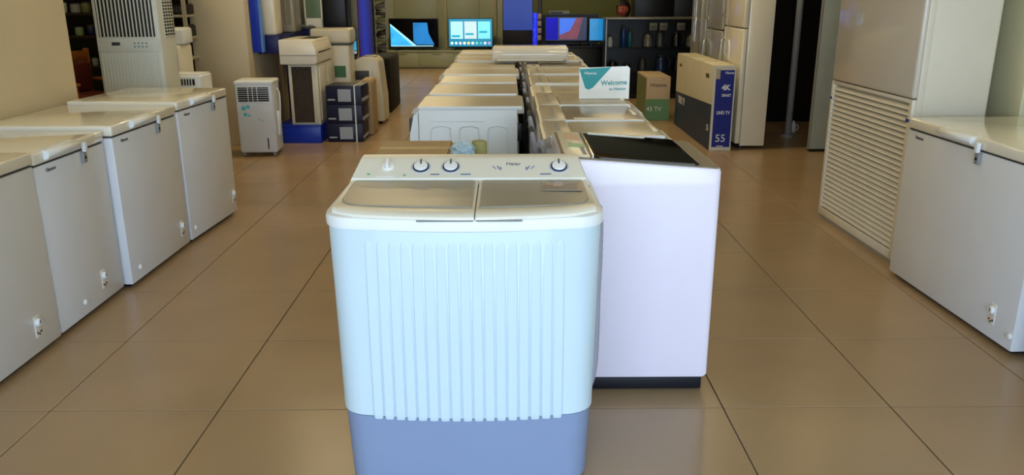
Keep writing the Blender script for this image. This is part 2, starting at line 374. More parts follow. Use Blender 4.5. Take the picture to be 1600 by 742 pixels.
# ------------------------------------------------------------------ top loaders, facing +X (rz=+90): local width along x = world Y, local front -y = world +X
LBL = mat('pink_sticker', (.80, .70, .64), .5); BTAG = mat('blue_tag', (.36, .68, .85), .5); GTAG = mat('green_sticker', (.62, .80, .66), .5)
def top_loader_near():
    t = thing('top_load_washer', 'large glossy white top-load washer with black glass lid and black plinth, behind the twin tub', 'washing machine', (.445, 2.975, 0), PI/2)
    # local: x -> +Y ; y -> -X.   front of machine (user side) at local y=-.30
    w = .275
    body = B()
    def rg(z, hx, y0, y1, r): return [(x, y, zz) for x, y, zz in [(a, b, z) for a, b, c in _rr(-hx, hx, y0, y1, r)]]
    def _rr(x0, x1, y0, y1, r, n=6):
        P = []
        for cx, cy, a0 in ((x1-r, y1-r, 0), (x0+r, y1-r, PI/2), (x0+r, y0+r, PI), (x1-r, y0+r, 1.5*PI)):
            for k in range(n+1):
                a = a0+PI/2*k/n; P.append((cx+r*math.cos(a), cy+r*math.sin(a), 0))
        return P
    rings = []
    for z, d in ((.062, .004), (.07, 0), (.78, 0)):
        rings.append(rg(z, w-d, -.288+d, .268-d, .022))
    # top follows slope from back (high) to front (low)
    def slope(y): s = (y+.29)/.56; return .842+.042*s
    rings.append([(x, y, slope(y)-.012) for x, y, z in rings[-1]])
    rings.append([(x*.985, y*.99, slope(y)-.001) for x, y, z in rings[-1]])
    obj('body', loft(body, rings), ENAMEL, t, angle=30)
    obj('plinth', bx(-.255, .265, -.272, .24, .004, .066, r=.006), NAVY, t)
    for sx in (-.22, .22):
        for sy in (-.24, .2): obj('foot', cyl(B(), (sx, sy, 0), (sx, sy, .01), .022), BLACK, t)
    # seam line + screw plug on the side that faces the camera (local -x)
    obj('screw_plug', revolve(B(), [(.008, 0), (.008, .002), (.005, .004)], 14, (-w-.002, .165, .53), 'X'), GREY, t)
    # top frame
    def plate(x0, x1, y0, y1, d, th, r=.01):
        bm = B(); P = _rr(x0, x1, y0, y1, r, 4)
        return loft(bm, [[(x, y, slope(y)+d) for x, y, z in P], [(x, y, slope(y)+d+th) for x, y, z in P], [((x-(x0+x1)/2)*.97+(x0+x1)/2, (y-(y0+y1)/2)*.97+(y0+y1)/2, slope(y)+d+th+.002) for x, y, z in P]])
    tf = obj('top_frame', plate(-.268, .262, -.280, .26, -.004, .006, .025), TOPD, t, angle=6)
    obj('lid', plate(-.258, .235, -.215, .148, .002, .007, .02), GLASS, t, angle=6, label='black glass lid')
    obj('lid_handle', plate(.215, .24, -.10, .13, .009, .004, .004), TOPL, t)
    obj('lid_trim', plate(-.25, .245, .150, .158, .002, .010, .003), CHROME, t)
    cp = obj('control_panel', plate(-.25, .25, .162, .25, .002, .005, .01), TOPL, t)
    obj('energy_label', plate(.05, .19, .172, .228, .0082, .0006, .004), LBL, cp)
    obj('sticker', plate(-.10, -.02, .165, .225, .0082, .0006, .004), GTAG, cp, label='pale green sticker')
    for i in range(5): obj('button', revolve(B(), [(.008, 0), (.008, .003), (.006, .004)], 12, (-.22+.03*i, .18, slope(.18)+.008)), GREY, cp)
    obj('hanging_tag', bx(-.09, .0, .262, .300, .835, .842, r=.002), BTAG, t, label='sky blue cardboard tag')
    pts = [(.15, .275, .72), (.18, .30, .80), (.2, .31, .85), (.21, .325, .82), (.2, .33, .6), (.18, .32, .3), (.15, .30, .1)]
    obj('inlet_hose', tube(B(), pts, .011, 10, 8), HOSE, t)
    pts = [(.10, .275, .70), (.14, .295, .79), (.17, .315, .84), (.19, .335, .78), (.16, .34, .5), (.1, .33, .2)]
    obj('inlet_hose', tube(B(), pts, .009, 10, 8), GREY, t)
    return t
top_loader_near()

def top_loader(y0, y1, z, xl, xr, label, near_top, lidm, kind, name='top_load_washer', stick=False):
    w = (y1-y0)/2-.008; d = (xr-xl)/2
    t = thing(name, label, 'washing machine', ((xl+xr)/2, (y0+y1)/2, 0), PI/2)
    obj('body', bx(-w, w, -d, d, .05, z-.035, r=.012), WHITE if kind else FRZ, t)
    obj('plinth', bx(-w+.015, w-.015, -d+.02, d-.02, .0, .052, r=.005), NAVY, t)
    # top cover with sloped front shoulder
    prof = [(-d-.004, z-.055), (-d-.004, z-.05), (-d+.055, z-.008), (-d+.07, z-.004), (d-.09, z), (d-.02, z+.004), (d, z-.004), (d, z-.04)]
    tc_ = obj('top_cover', prism(B(), prof, -w-.002, w+.002), near_top, t, angle=20)
    obj('front_lip', bx(-w-.003, -w+.014, -d+.07, d-.03, z-.03, z+.010, r=.004), WHITE, t)
    ld = obj('lid', bx(-w+.02, w-.012, -d+.075, d-.13, z-.006, z+.007, r=.006), lidm, t)
    obj('lid_handle', bx(-.08, .08, -d+.078, -d+.098, z+.004, z+.012, r=.003), TOPL, ld)
    cp = obj('control_panel', bx(-w+.012, w-.012, d-.12, d-.012, z-.004, z+.012, r=.006), near_top, t)
    for i in range(4): obj('knob', revolve(B(), [(.011, 0), (.011, .003), (.008, .004)], 12, (-w*.6+i*w*.32, d-.07, z+.011)), GREY, cp)
    if stick: obj('sticker', bx(-w+.03, -w+.085, -.12, d-.16, z+.0072, z+.0082), TOPL, ld, label='pale instruction sticker')
    for k in range(2):
        a = -w*.3+k*w*.8
        pts = [(a, d+.006, z-.16), (a+.02, d+.03, z-.05), (a+.06, d+.04, z-.02), (a+.09, d+.03, z-.15), (a+.08, d+.028, z-.45), (a+.05, d+.02, .12)]
        obj('hose', tube(B(), pts, .010, 8, 5), HOSE if (k+int(y0*3)) % 2 else DGREY, t)
    return t
RB = [3.275, 3.715, 4.25, 4.80, 5.32, 5.97, 6.61, 7.19, 7.78, 8.32]
rl = ['grey-topped top-load washer directly behind the glossy washer with black glass lid, first of its row',
 'top-load washer with dark grey lid and pale sticker, in front of the welcome card',
 'top-load washer carrying the teal and white welcome card on its lid',
 'top-load washer just behind the welcome card',
 'top-load washer second behind the welcome card',
 'top-load washer third behind the welcome card, short of the long white air conditioner',
 'top-load washer under the long white air conditioner body, right row',
 'top-load washer next behind the long white air conditioner, right row',
 'farthest top-load washer of the right row, before the blue lit televisions']
for i in range(9):
    y0, y1 = RB[i], RB[i+1]
    if y1-y0 > .56: y1 = y0+.56
    top_loader(y0, y1, .85-(.01 if i in (3, 6) else 0), .145+.004*(i % 3), .70 if i % 2 else .715, rl[i], [TOPG, TOPG, TOPG, TOPL, TOPG][i % 5], [TOPG, TOPD, TOPG, TOPG, TOPG][i % 5], i % 2, stick=(i == 1))

# ------------------------------------------------------------------ front loaders, facing -X (rz=-90), side panel towards camera
def front_loader(y0, y1, z, xl, xr, label, topm, first=False):
    w = (y1-y0)/2-.006; d = (xr-xl)/2
    t = thing('front_load_washer', label, 'washing machine', ((xl+xr)/2, (y0+y1)/2, 0), -PI/2)
    # local +x -> world -Y (towards camera); local -y -> world -X
    prof = [(-d+.047, .03), (d-.035, .03), (d-.035, z-.05), (d-.035, z-.012), (-d+.047, z-.012)]
    bm = prism(B(), prof, -w, w); bevel(bm, .006, 2)
    sb = obj('body', bm, WHITE, t)
    obj('top_cover', prism(B(), [(-d+.012, z-.032), (-d+.02, z-.01), (-d+.04, z), (d-.01, z), (d, z-.006), (d, z-.032)], -w+.002, w-.003), topm, t, angle=20)
    obj('edge_strip', bx(w-.016, w+.001, -d+.05, d-.01, z-.014, z+.006, r=.004), WHITE, t)
    fp = obj('front_panel', prism(B(), [(-d+.014, .09), (-d+.002, .12), (-d-.004, .42), (-d+.0, z-.14), (-d+.022, z-.04), (-d+.045, z-.022), (-d+.045, .09)], -w+.001, w-.001), WHITE, t, angle=20)
    obj('control_strip', bx(-w+.01, w-.01, -d-.004, -d+.03, z-.13, z-.055, r=.006), DGREY, fp)
    dr = obj('door', revolve(B(), [(.10, -.035), (.17, -.03), (.19, -.012), (.19, .01)], 32, (0, -d, .45), 'Y'), GREY, t)
    obj('door_glass', revolve(B(), [(.02, -.046), (.08, -.043), (.13, -.034), (.135, -.02)], 28, (0, -d, .45), 'Y'), GLASS, dr)
    obj('door_latch', bx(.15, .175, -d-.045, -d-.01, .40, .50, r=.006), BLACK, dr)
    obj('detergent_drawer', bx(-w+.015, -w+.17, -d-.008, -d+.02, z-.125, z-.06, r=.004), TOPL, fp)
    obj('kick_plate', bx(-w+.01, w-.01, -d+.02, -d+.05, .02, .10, r=.004), DGREY, t)
    for sx in (-w+.05, w-.05):
        for sy in (-d+.08, d-.08): obj('foot', cyl(B(), (sx, sy, 0), (sx, sy, .035), .02, n=12), BLACK, t)
    obj('back_cover', bx(-w+.03, w-.03, d-.036, d-.026, .1, z-.10, r=.003), GREY, t)
    if first:
        for cy in (-.140, .01, .160):   # three stamped arches, as raised beads
            a = []
            r_ = .035; wd = .052
            a += [(w+.001, cy-wd, .10), (w+.001, cy-wd, .4), (w+.001, cy-wd, .69)]
            a += [(w+.001, cy-wd+r_*(1-math.cos(q)), .72+r_*math.sin(q)*.9) for q in (PI*.2, PI*.35, PI*.5)]
            a += [(w+.001, cy+wd-.04, .753), (w+.001, cy+wd-.012, .745), (w+.001, cy+wd, .72), (w+.001, cy+wd, .5), (w+.001, cy+wd, .1)]
            obj('stamped_arch', tube(B(), a, .0045, 8, 4), WHITE, t)
        obj('stamped_bead', bx(w-.001, w+.003, -d+.10, .09, z-.075, z-.068, r=.002), WHITE, t)
        obj('cable_clip', bx(w-.04, w-.01, d-.04, d-.012, z-.18, z-.09, r=.004), BLACK, t)
    for k in range(2):
        a = w*.5-k*w*.7
        pts = [(a, d-.02, z-.2), (a, d+.012, z-.13), (a-.03, d+.022, z-.16), (a-.05, d+.02, z-.4), (a-.03, d+.01, .1)]
        obj('hose', tube(B(), pts, .009, 8, 5), DGREY if k else BLACK, t)
    return t
LB = [4.22, 4.745, 5.42, 5.95, 6.49, 7.16, 7.67, 8.17, 8.7]
ll = ['white front-load washer seen from its side with three stamped arches, nearest of the left row',
 'front-load washer second from the front in the left row, plain beige-lit top',
 'front-load washer third from the front in the left row',
 'front-load washer fourth from the front in the left row',
 'front-load washer fifth from the front in the left row',
 'front-load washer sixth from the front in the left row',
 'front-load washer seventh in the left row, just left of the long white air conditioner',
 'farthest front-load washer of the left row, before the television counter']
for i in range(8):
    y0, y1 = LB[i], min(LB[i+1], LB[i]+.60)
    front_loader(y0, y1, .85+(.004 if i % 2 else 0), -.515+.012*(i % 3), .085 if i in (0, 3) else .062, ll[i], [TOPG, TOPG, TOPL, TOPG, TOPG][i % 5], i == 0)

# split air conditioner indoor unit lying on the rows
t = thing('air_conditioner', 'long white wall-type air conditioner body lying across the far washers', 'air conditioner', (.19, 7.0, .864), 0)
prof = [(-.10, .03), (-.105, .07), (-.085, .12), (-.04, .135), (.08, .135), (.1, .12), (.1, .0), (-.06, .0)]
bm = prism(B(), prof, -.31, .31); bevel(bm, .012, 2); obj('casing', bm, mat('ac_gloss', (.92, .91, .87), .12, coat=.6), t)
obj('air_flap', bx(-.28, .28, -.107, -.08, .012, .030, r=.004), TOPL, t)
obj('end_cap', bx(.30, .318, -.09, .09, .01, .12, r=.008), WHITE, t); obj('end_cap', bx(-.318, -.30, -.09, .09, .01, .12, r=.008), WHITE, t)

# welcome card
t = thing('welcome_card', 'white acrylic card with teal triangle reading Welcome, standing on a washer', 'sign', (.530, 4.50, .859), -.03)
A_ = mat('white_acrylic', (.95, .95, .93), .2, coat=.4)
P = [(-.135, 0), (.14, 0), (.14, .165), (.13, .178), (.07, .176), (-.137, .168)]
obj('card', prism(B(), P, 0, .004, 'Y'), A_, t)
obj('card_foot', bx(-.12, .12, 0, .07, 0, .004, r=.001), A_, t)
obj('teal_triangle', prism(B(), [(-.137, .162), (.038, .173), (-.06, .062), (-.085, .05), (-.103, .06)], -.0012, -.0002, 'Y'), TEAL, t)
text('card_lettering', 'Hisense', .021, A_, t, (-.075, -.0016, .140))
text('card_lettering', 'Welcome', .036, TEAL, t, (.055, -.0008, .088), (PI/2, -.04, 0), bold=.0008)
text('card_lettering', 'to Hisense', .021, TEAL, t, (.075, -.0008, .055), (PI/2, -.04, 0), bold=.0004)

# small things just behind the twin tub console
t = thing('carton', 'open tan cardboard carton showing just above the twin tub console', 'box', (-.35, 3.12, 0))
obj('carton_wall', bx(-.155, .125, -.17, .17, 0, .835, r=.004), CARD, t)
obj('top_flap', bx(-.15, .12, -.165, .165, .836, .842), CARD, t); obj('tape_strip', bx(-.15, .12, -.02, .02, .842, .843), mat('packing_tape', (.72, .66, .5), .55), t)
# stool-high stand carrying plastic wrap and bottle
t = thing('wrapped_plug', 'crumpled pale blue plastic wrap behind the twin tub console', 'plastic wrap', (-.165, 2.92, 0))
bm = B()
prev = None
bmesh.ops.create_icosphere(bm, subdivisions=3, radius=.042)
for v in bm.verts:
    q = v.co.copy(); v.co += q.normalized()*.012*math.sin(q.x*230+1)*math.cos(q.z*190+q.y*160); v.co.z = v.co.z*.9+.865
obj('wrap', bm, mat('wrap_film', (.72, .84, .92), .25, var=.2, scale=30), t, angle=60)
obj('post', bx(-.012, .012, -.012, .012, 0, .84, r=.003), GREY, t); obj('post_base', bx(-.06, .06, -.06, .06, 0, .012, r=.004), GREY, t)
t = thing('yellow_tube', 'dull yellow roll standing behind the twin tub console beside the plastic wrap', 'roll', (-.108, 3.02, 0))
obj('roll', revolve(B(), [(.02, 0), (.029, 0), (.029, .88), (.026, .888), (.018, .888), (.017, .80)], 20), mat('yellow_foam', (.66, .64, .42), .7), t)

# ------------------------------------------------------------------ chest freezers
def chest_freezer(y0, y1, xf, z, depth, face, label, logo=True, rz_extra=0., latch=True, ctrl=.90, drain=.15, handle=.48, xoff=0, dark_latch=False):
    """face +1: faces +X, local x -> world Y;  -1: faces -X, local x -> world -Y"""
    w = (y1-y0)/2; d = depth/2
    t = thing('chest_freezer', label, 'freezer', (xf-face*d, (y0+y1)/2, 0), face*PI/2+rz_extra)
    bd = B(); box(bd, -w+.003, w-.003, -d, d, .022, z-.058, r=.008)
    obj('cabinet', bd, FRZ, t)
    obj('plinth', bx(-w+.03, w-.03, -d+.025, d-.025, .006, .023), BLACK, t)
    for sx in (-w+.07, w-.07):
        for sy in (-d+.07, d-.07): obj('caster', cyl(B(), (sx-.012, sy, .011), (sx+.012, sy, .011), .011, n=14), BLACK, t)
    obj('gasket', bx(-w+.01, w-.01, -d+.006, d-.006, z-.060, z-.050), DGREY, t)
    lid = obj('lid', bx(-w+.001, w-.001, -d-.004, d, z-.051, z, r=.010, seg=3), FLID, t)
    sg = 1
    hx = -w+2*w*handle
    hb = prism(B(), [(-d-.002, z-.045), (-d-.024, z-.034), (-d-.030, z-.018), (-d-.022, z-.004), (-d+.01, z+.002), (-d+.03, z+.001), (-d, z-.02)], hx-.13, hx+.13); bevel(hb, .003, 1)
    obj('lid_handle', hb, WHITE, lid)
    for sx in (-w+.12, w-.12): obj('hinge', bx(sx-.03, sx+.03, d-.008, d+.012, z-.12, z-.005, r=.004), GREY, t)
    if latch:
        lx = hx+.175
        lk = obj('lock', bx(lx-.016, lx+.016, -d-.016, -d+.002, z-.112, z-.062, r=.005), GREY, t)
        obj('key_slot', cyl(B(), (lx, -d-.018, z-.088), (lx, -d-.0155, z-.088), .007, n=12), BLACK, lk)
        obj('lock_catch', bx(lx-.012, lx+.012, -d-.026, -d-.008, z-.062, z-.018, r=.004), BLACK if dark_latch else WHITE, lid)
    cx = -w+2*w*ctrl
    cp = obj('control_plate', bx(cx-.020, cx+.020, -d-.003, -d+.002, .085, .175, r=.002), mat('plate_white', (.88, .88, .86), .4), t)
    kn = obj('thermostat_knob', revolve(B(), [(.0165, 0), (.0165, -.008), (.013, -.013)], 20, (cx, -d-.003, .148), 'Y'), WHITE, cp)
    obj('knob_mark', bx(cx-.0015, cx+.0015, -d-.0175, -d-.015, .142, .160), DINK, kn)
    for k, m in enumerate((REDINK, mat('green_lamp', (.1, .35, .15), .3), DINK)):
        obj('indicator_lamp', revolve(B(), [(.0042, 0), (.0042, -.003), (.003, -.004)], 10, (cx-.012+.012*k, -d-.003, .106-(.008 if k == 1 else 0)), 'Y'), m, cp)
    dx = -w+2*w*drain
    obj('drain_plug', revolve(B(), [(.013, .001), (.013, -.005), (.009, -.010)], 16, (dx, -d, .085), 'Y'), WHITE, t)
    if logo:
        text('maker_logo', 'Hisense', .024, DINK, t, (-w+.12, -d-.0008, z-.085), (PI/2, 0, 0), ext=.0006)
    return t
chest_freezer(2.18, 3.205, -1.912, .815, .62, 1, 'white chest freezer nearest on the left, cut off by the left edge of the photo', logo=False, handle=.55, ctrl=.842, drain=.5, dark_latch=True)
chest_freezer(3.215, 3.805, -1.918, .805, .62, 1, 'second chest freezer from the front on the left, lower than the one behind it', handle=.35, ctrl=.68, drain=.36)
chest_freezer(3.825, 4.575, -1.880, .822, .64, 1, 'white chest freezer third on the left, its bright near edge standing proud', handle=.42, ctrl=.87, drain=.13, rz_extra=-.012)
chest_freezer(4.605, 5.32, -1.850, .838, .64, 1, 'white chest freezer fourth and farthest on the left, next to the small air cooler', handle=.42, ctrl=.93, drain=.08, rz_extra=-.06)
chest_freezer(2.99, 4.02, 2.015, .825, .62, -1, 'white chest freezer on the right beside the louvred cabinet air conditioner', handle=.43, ctrl=.855, drain=.98, rz_extra=math.radians(1.6))
chest_freezer(1.85, 2.86, 2.055, .80, .60, -1, 'white chest freezer at the right edge of the photo, only its corner showing', logo=False, handle=.45, ctrl=.2, drain=.8)

# ------------------------------------------------------------------ cabinet air conditioner (right), faces -X
def cabinet_ac():
    t = thing('cabinet_air_conditioner', 'tall floor-standing cabinet air conditioner with louvred lower front, behind the right freezer', 'air conditioner', (2.265, 4.665, 0), -PI/2+math.radians(1.5))
    w, d, H = .505, .20, 1.93
    BD = mat('ac_cabinet_paint', (.85, .83, .77), .3, var=.02, coat=.25)
    obj('cabinet', bx(-w, w, -d+.03, d, .0, H, r=.02, seg=3), BD, t)
    obj('upper_panel', bx(-w+.004, w-.004, -d-.004, -d+.034, .895, H-.02, r=.014, seg=3), mat('ac_upper_panel', (.80, .78, .74), .18, var=.02, coat=.5), t)
    fr = B()
    z0, z1 = .025, .89
    for a in ((-w+.002, -w+.035, z0, z1), (w-.035, w-.002, z0, z1), (-w+.02, w-.02, z0, z0+.05), (-w+.02, w-.02, z1-.02, z1)):
        box(fr, a[0], a[1], -d, -d+.035, a[2], a[3], r=.004)
    gr = obj('grille_frame', fr, BD, t)
    obj('grille_back', bx(-w+.02, w-.02, -d+.026, -d+.032, z0+.03, z1-.01), mat('grille_back', (.76, .73, .66), .8), t)
    n = 26; SL = mat('slat_paint', (.84, .82, .76), .4)
    pitch = (z1-.03-z0-.055)/n; me = None
    for i in range(n):
        z = z0+.056+pitch*(i+.5)
        if me is None:
            P = [(-d+.002, -.012), (-d+.001, -.007), (-d+.016, .009), (-d+.022, .009), (-d+.022, .005), (-d+.008, -.012)]
            o = obj('slat', prism(B(), P, -w+.034, w-.034), SL, t, (0, 0, z)); me = o.data
        else: o = obj('slat', me, None, t, (0, 0, z))
    TP = mat('blue_tape', (.12, .22, .62), .4)
    tm_ = bx(w-.045, w+.001, -d-.002, -d+.001, .775, .790); obj('blue_tape', tm_, TP, t)
    obj('blue_tape', bx(-w+.0, -w+.03, -d-.002, -d+.001, .775, .790), TP, t)
    obj('plinth', bx(-w+.01, w-.01, -d+.01, d-.02, 0, .026), mat('plinth_grey', (.6, .58, .52), .5), t)
    obj('edge_trim', bx(w-.006, w+.004, -d+.02, -d+.055, .02, H-.01, r=.003), BD, t)
    obj('display', bx(-.1, .1, -d-.007, -d, 1.55, 1.65, r=.003), DGREY, t)
    return t
cabinet_ac()

# ------------------------------------------------------------------ fridges right back, facing -X
def fridge(y0, y1, xf, depth, H, label, m, split=.62, two=False):
    w = (y1-y0)/2-.006; d = depth/2
    t = thing('refrigerator', label, 'refrigerator', (xf+d, (y0+y1)/2, 0), -PI/2)
    obj('cabinet', bx(-w, w, -d+.05, d, .03, H, r=.008), m, t)
    if two: ds = ((-w, -.004, .05, H-.01), (.004, w, .05, H-.01))
    else: ds = ((-w, w, .05, split*H), (-w, w, split*H+.012, H-.005))
    for a, b, c, e in ds:
        dr = obj('door', bx(a, b, -d, -d+.046, c, e, r=.012, seg=3), m, t)
        hx = (b-.04 if a < -.1 and two else a+.04)
        obj('handle', tube(B(), [(hx, -d, e-.12 if c < .3 else e-.1), (hx, -d-.035, e-.15), (hx, -d-.038, (c+e)/2), (hx, -d-.035, c+.12 if c > .5 else max(c+.1, e-.6)), (hx, -d, c+.09 if c > .5 else max(c+.07, e-.63))], .009, 8, 4), CHROME, dr)
    obj('kick_plate', bx(-w+.02, w-.02, -d+.05, -d+.07, 0, .05), DGREY, t)
    return t
SILV = mat('silver_door', (.66, .66, .60), .28, .35); FW = mat('fridge_white', (.90, .88, .80), .2, var=.02, coat=.4)
fridge(7.56, 8.24, 2.145, .28, 1.78, 'tall pale refrigerator right behind the large television carton', FW)
fridge(8.30, 8.95, 2.14, .27, 1.7, 'silver refrigerator second in the line behind the large television carton', SILV)
fridge(9.02, 9.7, 2.14, .27, 1.75, 'silver double-door refrigerator farthest in the line behind the television carton', SILV, two=True)
t = thing('door_panel', 'narrow tall bluish-grey door panel between the dark gap and cabinet air conditioner', 'panel', (3.06, 7.46, 0))
obj('leaf', bx(-.25, .25, -.02, .02, .02, 2.2, r=.006), mat('fridge_blue_grey', (.68, .74, .74), .25, coat=.3), t); obj('edge_strip', bx(-.256, -.248, -.022, .022, .02, 2.2), GREY, t); obj('floor_rail', bx(-.25, .25, -.03, .03, 0, .02), BLACK, t)
# pole in dark gap and small things there
t = thing('pole', 'grey upright pole standing in the dark gap right of the refrigerators', 'pole', (2.88, 8.25, 0))
obj('shaft', cyl(B(), (0, 0, .0), (0, 0, 2.4), .033, n=16), GREY, t); obj('pole_foot', cyl(B(), (0, 0, 0), (0, 0, .03), .07, n=18), GREY, t)
for i, (x, y, s, m, lab) in enumerate([(3.02, 8.5, .06, WHITE, 'small white jug on the floor in the dark gap, right of the pole'), (2.68, 8.6, .06, GREY, 'small grey jug on the floor in the dark gap, left of the pole')]):
    t = thing('jug', lab, 'jug', (x, y, 0))
    obj('jug_body', revolve(B(), [(s*.3, 0), (s*.42, .01), (s*.5, s*.8), (s*.42, s*1.5), (s*.2, s*1.8), (s*.2, s*2.1)], 18), m, t)
    obj('handle', tube(B(), [(s*.45, 0, s*1.4), (s*.85, 0, s*1.2), (s*.8, 0, s*.6), (s*.45, 0, s*.4)], s*.07, 8, 4), m, t)
t = thing('aisle_dark_board', 'black board standing in for the dark of the open aisle behind the pole', 'partition', (3.25, 9.3, 0))
obj('board', bx(-.45, 1.2, -.03, .03, 0, 2.6), DARK, t); obj('board_edge', bx(-.47, -.45, -.035, .035, 0, 2.6), BLACK, t)  # black board added to stand for the darkness of the open aisle

# ------------------------------------------------------------------ TV cartons
def tv_box():
    t = thing('television_carton', 'large upright television carton, cream and navy with blue end marked 55', 'box', (1.985, 8.30, 0))
    CB = mat('carton_cream', (.77, .75, .66), .6, var=.04); NV = mat('carton_navy', (.09, .18, .28), .5); BL = mat('carton_blue', (.03, .12, .50), .45); BW = mat('carton_white', (.84, .82, .76), .55)
    x0, x1, y0, y1, H = -.100, .105, -.81, .83, .785
    obj('carton', bx(x0, x1, y0, y1, 0, H, r=.003), CB, t)
    # side facing aisle (-x): diagonal navy lower field
    obj('navy_print', prism(B(), [(y0+.003, .002), (y0+.003, .43), (y1-.003, .37), (y1-.003, .002)], x0-.0015, x0-.0003, 'X'), NV, t)
    obj('end_panel', bx(x0+.002, x1-.002, y0-.002, y0-.0004, .002, H-.002), BW, t)
    obj('end_print', bx(x0+.022, x1-.014, y0-.0035, y0-.0018, .035, H-.04), BL, t)
    obj('end_tape', bx(x0+.022, x0+.06, y0-.0045, y0-.003, H-.12, H-.03), mat('packing_tape', (1, 1, 1)), t)
    Wm = mat('print_white', (.85, .86, .88), .5)
    text('carton_lettering', 'Hisense', .032, Wm, t, (.046, y0-.004, H-.065), bold=.0006, sx=.8)
    text('carton_lettering', '4K', .065, Wm, t, (.02, y0-.004, H-.20), bold=.003)
    text('carton_lettering', 'SMART', .035, Wm, t, (.03, y0-.004, H-.27), bold=.001, sx=.8)
    text('carton_lettering', 'UHD TV', .042, Wm, t, (.01, y0-.004, H-.43), bold=.0015, sx=.8)
    text('carton_lettering', '55', .10, Wm, t, (.0, y0-.004, .115), bold=.0005)
    text('carton_lettering', 'inches', .025, Wm, t, (.0, y0-.004, .045), bold=.0006)
    text('carton_lettering', 'UHD TV', .11, Wm, t, (x0-.003, y1-.33, .30), (PI/2, 0, -PI/2), bold=.002, sx=.8)
    text('carton_lettering', '55', .08, Wm, t, (x0-.003, y0+.10, .20), (PI/2, 0, -PI/2), bold=.001)
    obj('hand_hole', bx(x0-.002, x0+.001, y1-.25, y1-.13, H-.13, H-.10, r=.001), mat('hole_brown', (.35, .30, .20), .8), t)
    obj('hand_hole', bx(x0-.002, x0+.001, y0+.16, y0+.29, H-.13, H-.09, r=.001), mat('hole_brown', (1, 1, 1)), t)
    for k in (-.3, .3): obj('packing_band', bx(x0-.002, x1+.001, k-.008, k+.008, H, H+.002), GREY, t)
tv_box()
t = thing('small_television_carton', 'smaller television carton, tan above and green below, left of the large one', 'box', (1.735, 9.75, 0))
obj('carton', bx(-.135, .14, -.35, .35, 0, .50, r=.003), mat('carton_tan', (.70, .62, .50), .6), t)
obj('green_print', bx(-.134, .139, -.3525, -.3503, .002, .245), mat('carton_green', (.36, .52, .36), .6), t)
obj('side_print', bx(-.1372, -.1352, -.34, .34, .01, .48), mat('side_green', (.42, .46, .30), .6), t)
text('carton_lettering', 'Hisense', .06, DINK, t, (.0, -.3515, .405)); text('carton_lettering', '43 TV', .07, mat('print_white', (1, 1, 1)), t, (-.04, -.354, .13))

# ------------------------------------------------------------------ coolers on the left
def tall_cooler():
    t = thing('tall_air_cooler', 'tall white evaporative air cooler with dark vertical louvres, behind the left freezers', 'air cooler', (-2.745, 6.16, 0), .0)
    w, d, H = .235, .14, 1.62
    BD = mat('cooler_white', (.84, .86, .82), .4); BK = mat('louvre_dark', (.10, .09, .09), .6)
    # taper: mirror photo lean
    obj('casing', bx(-w, w, -d, d, .06, H, r=.02, seg=3), BD, t)
    obj('louvre_well', bx(-w+.03, w-.035, -d-.002, -d+.01, 1.125, 1.56, r=.002), BK, t)
    me = None
    n = 15
    for i in range(n):
        x = -w+.045+i*(2*w-.095)/(n-1)
        if me is None: o = obj('louvre', bx(-.0045, .0045, -.012, .0, 1.125, 1.56, r=.002), BD, t, (x, -d-.001, 0)); me = o.data
        else: obj('louvre', me, None, t, (x, -d-.001, 0))
    obj('control_band', bx(-w+.01, w-.01, -d-.006, -d+.004, 1.02, 1.112, r=.004), BD, t)
    obj('display', bx(-.12, -.06, -d-.008, -d-.004, 1.065, 1.088, r=.001), DGREY, t)
    for r in range(2):
        for c_ in range(4): obj('button', bx(.04+.028*c_, .052+.028*c_, -d-.0085, -d-.004, 1.052+.024*r, 1.062+.024*r, r=.001), mat('button_teal', (.30, .55, .62), .4), t)
    me = None
    for i in range(18):
        x = -w+.03+i*(2*w-.06)/17
        if me is None: o = obj('front_flute', bx(-.006, .006, -.008, 0, .20, 1.005, r=.003), BD, t, (x, -d, 0)); me = o.data
        else: obj('front_flute', me, None, t, (x, -d, 0))
    # side honeycomb intake (faces +x)
    obj('side_intake', bx(w-.004, w+.004, -d+.08, d-.01, .75+.36, 1.55, r=.003), BD, t)
    hb = B()
    for r in range(18):
        for c_ in range(4): box(hb, w+.003, w+.006, -d+.09+c_*.045, -d+.118+c_*.045, 1.13+r*.0225, 1.143+r*.0225)
    obj('intake_slots', hb, BK, t, kind='stuff')
    obj('water_tank', bx(-w+.005, w-.005, -d-.004, d-.01, .06, .18, r=.01), GREY, t)
    for sx in (-w+.05, w-.05):
        for sy in (-d+.05, d-.05): obj('caster', cyl(B(), (sx-.012, sy, .03), (sx+.012, sy, .03), .03, n=14), BLACK, t)
tall_cooler()
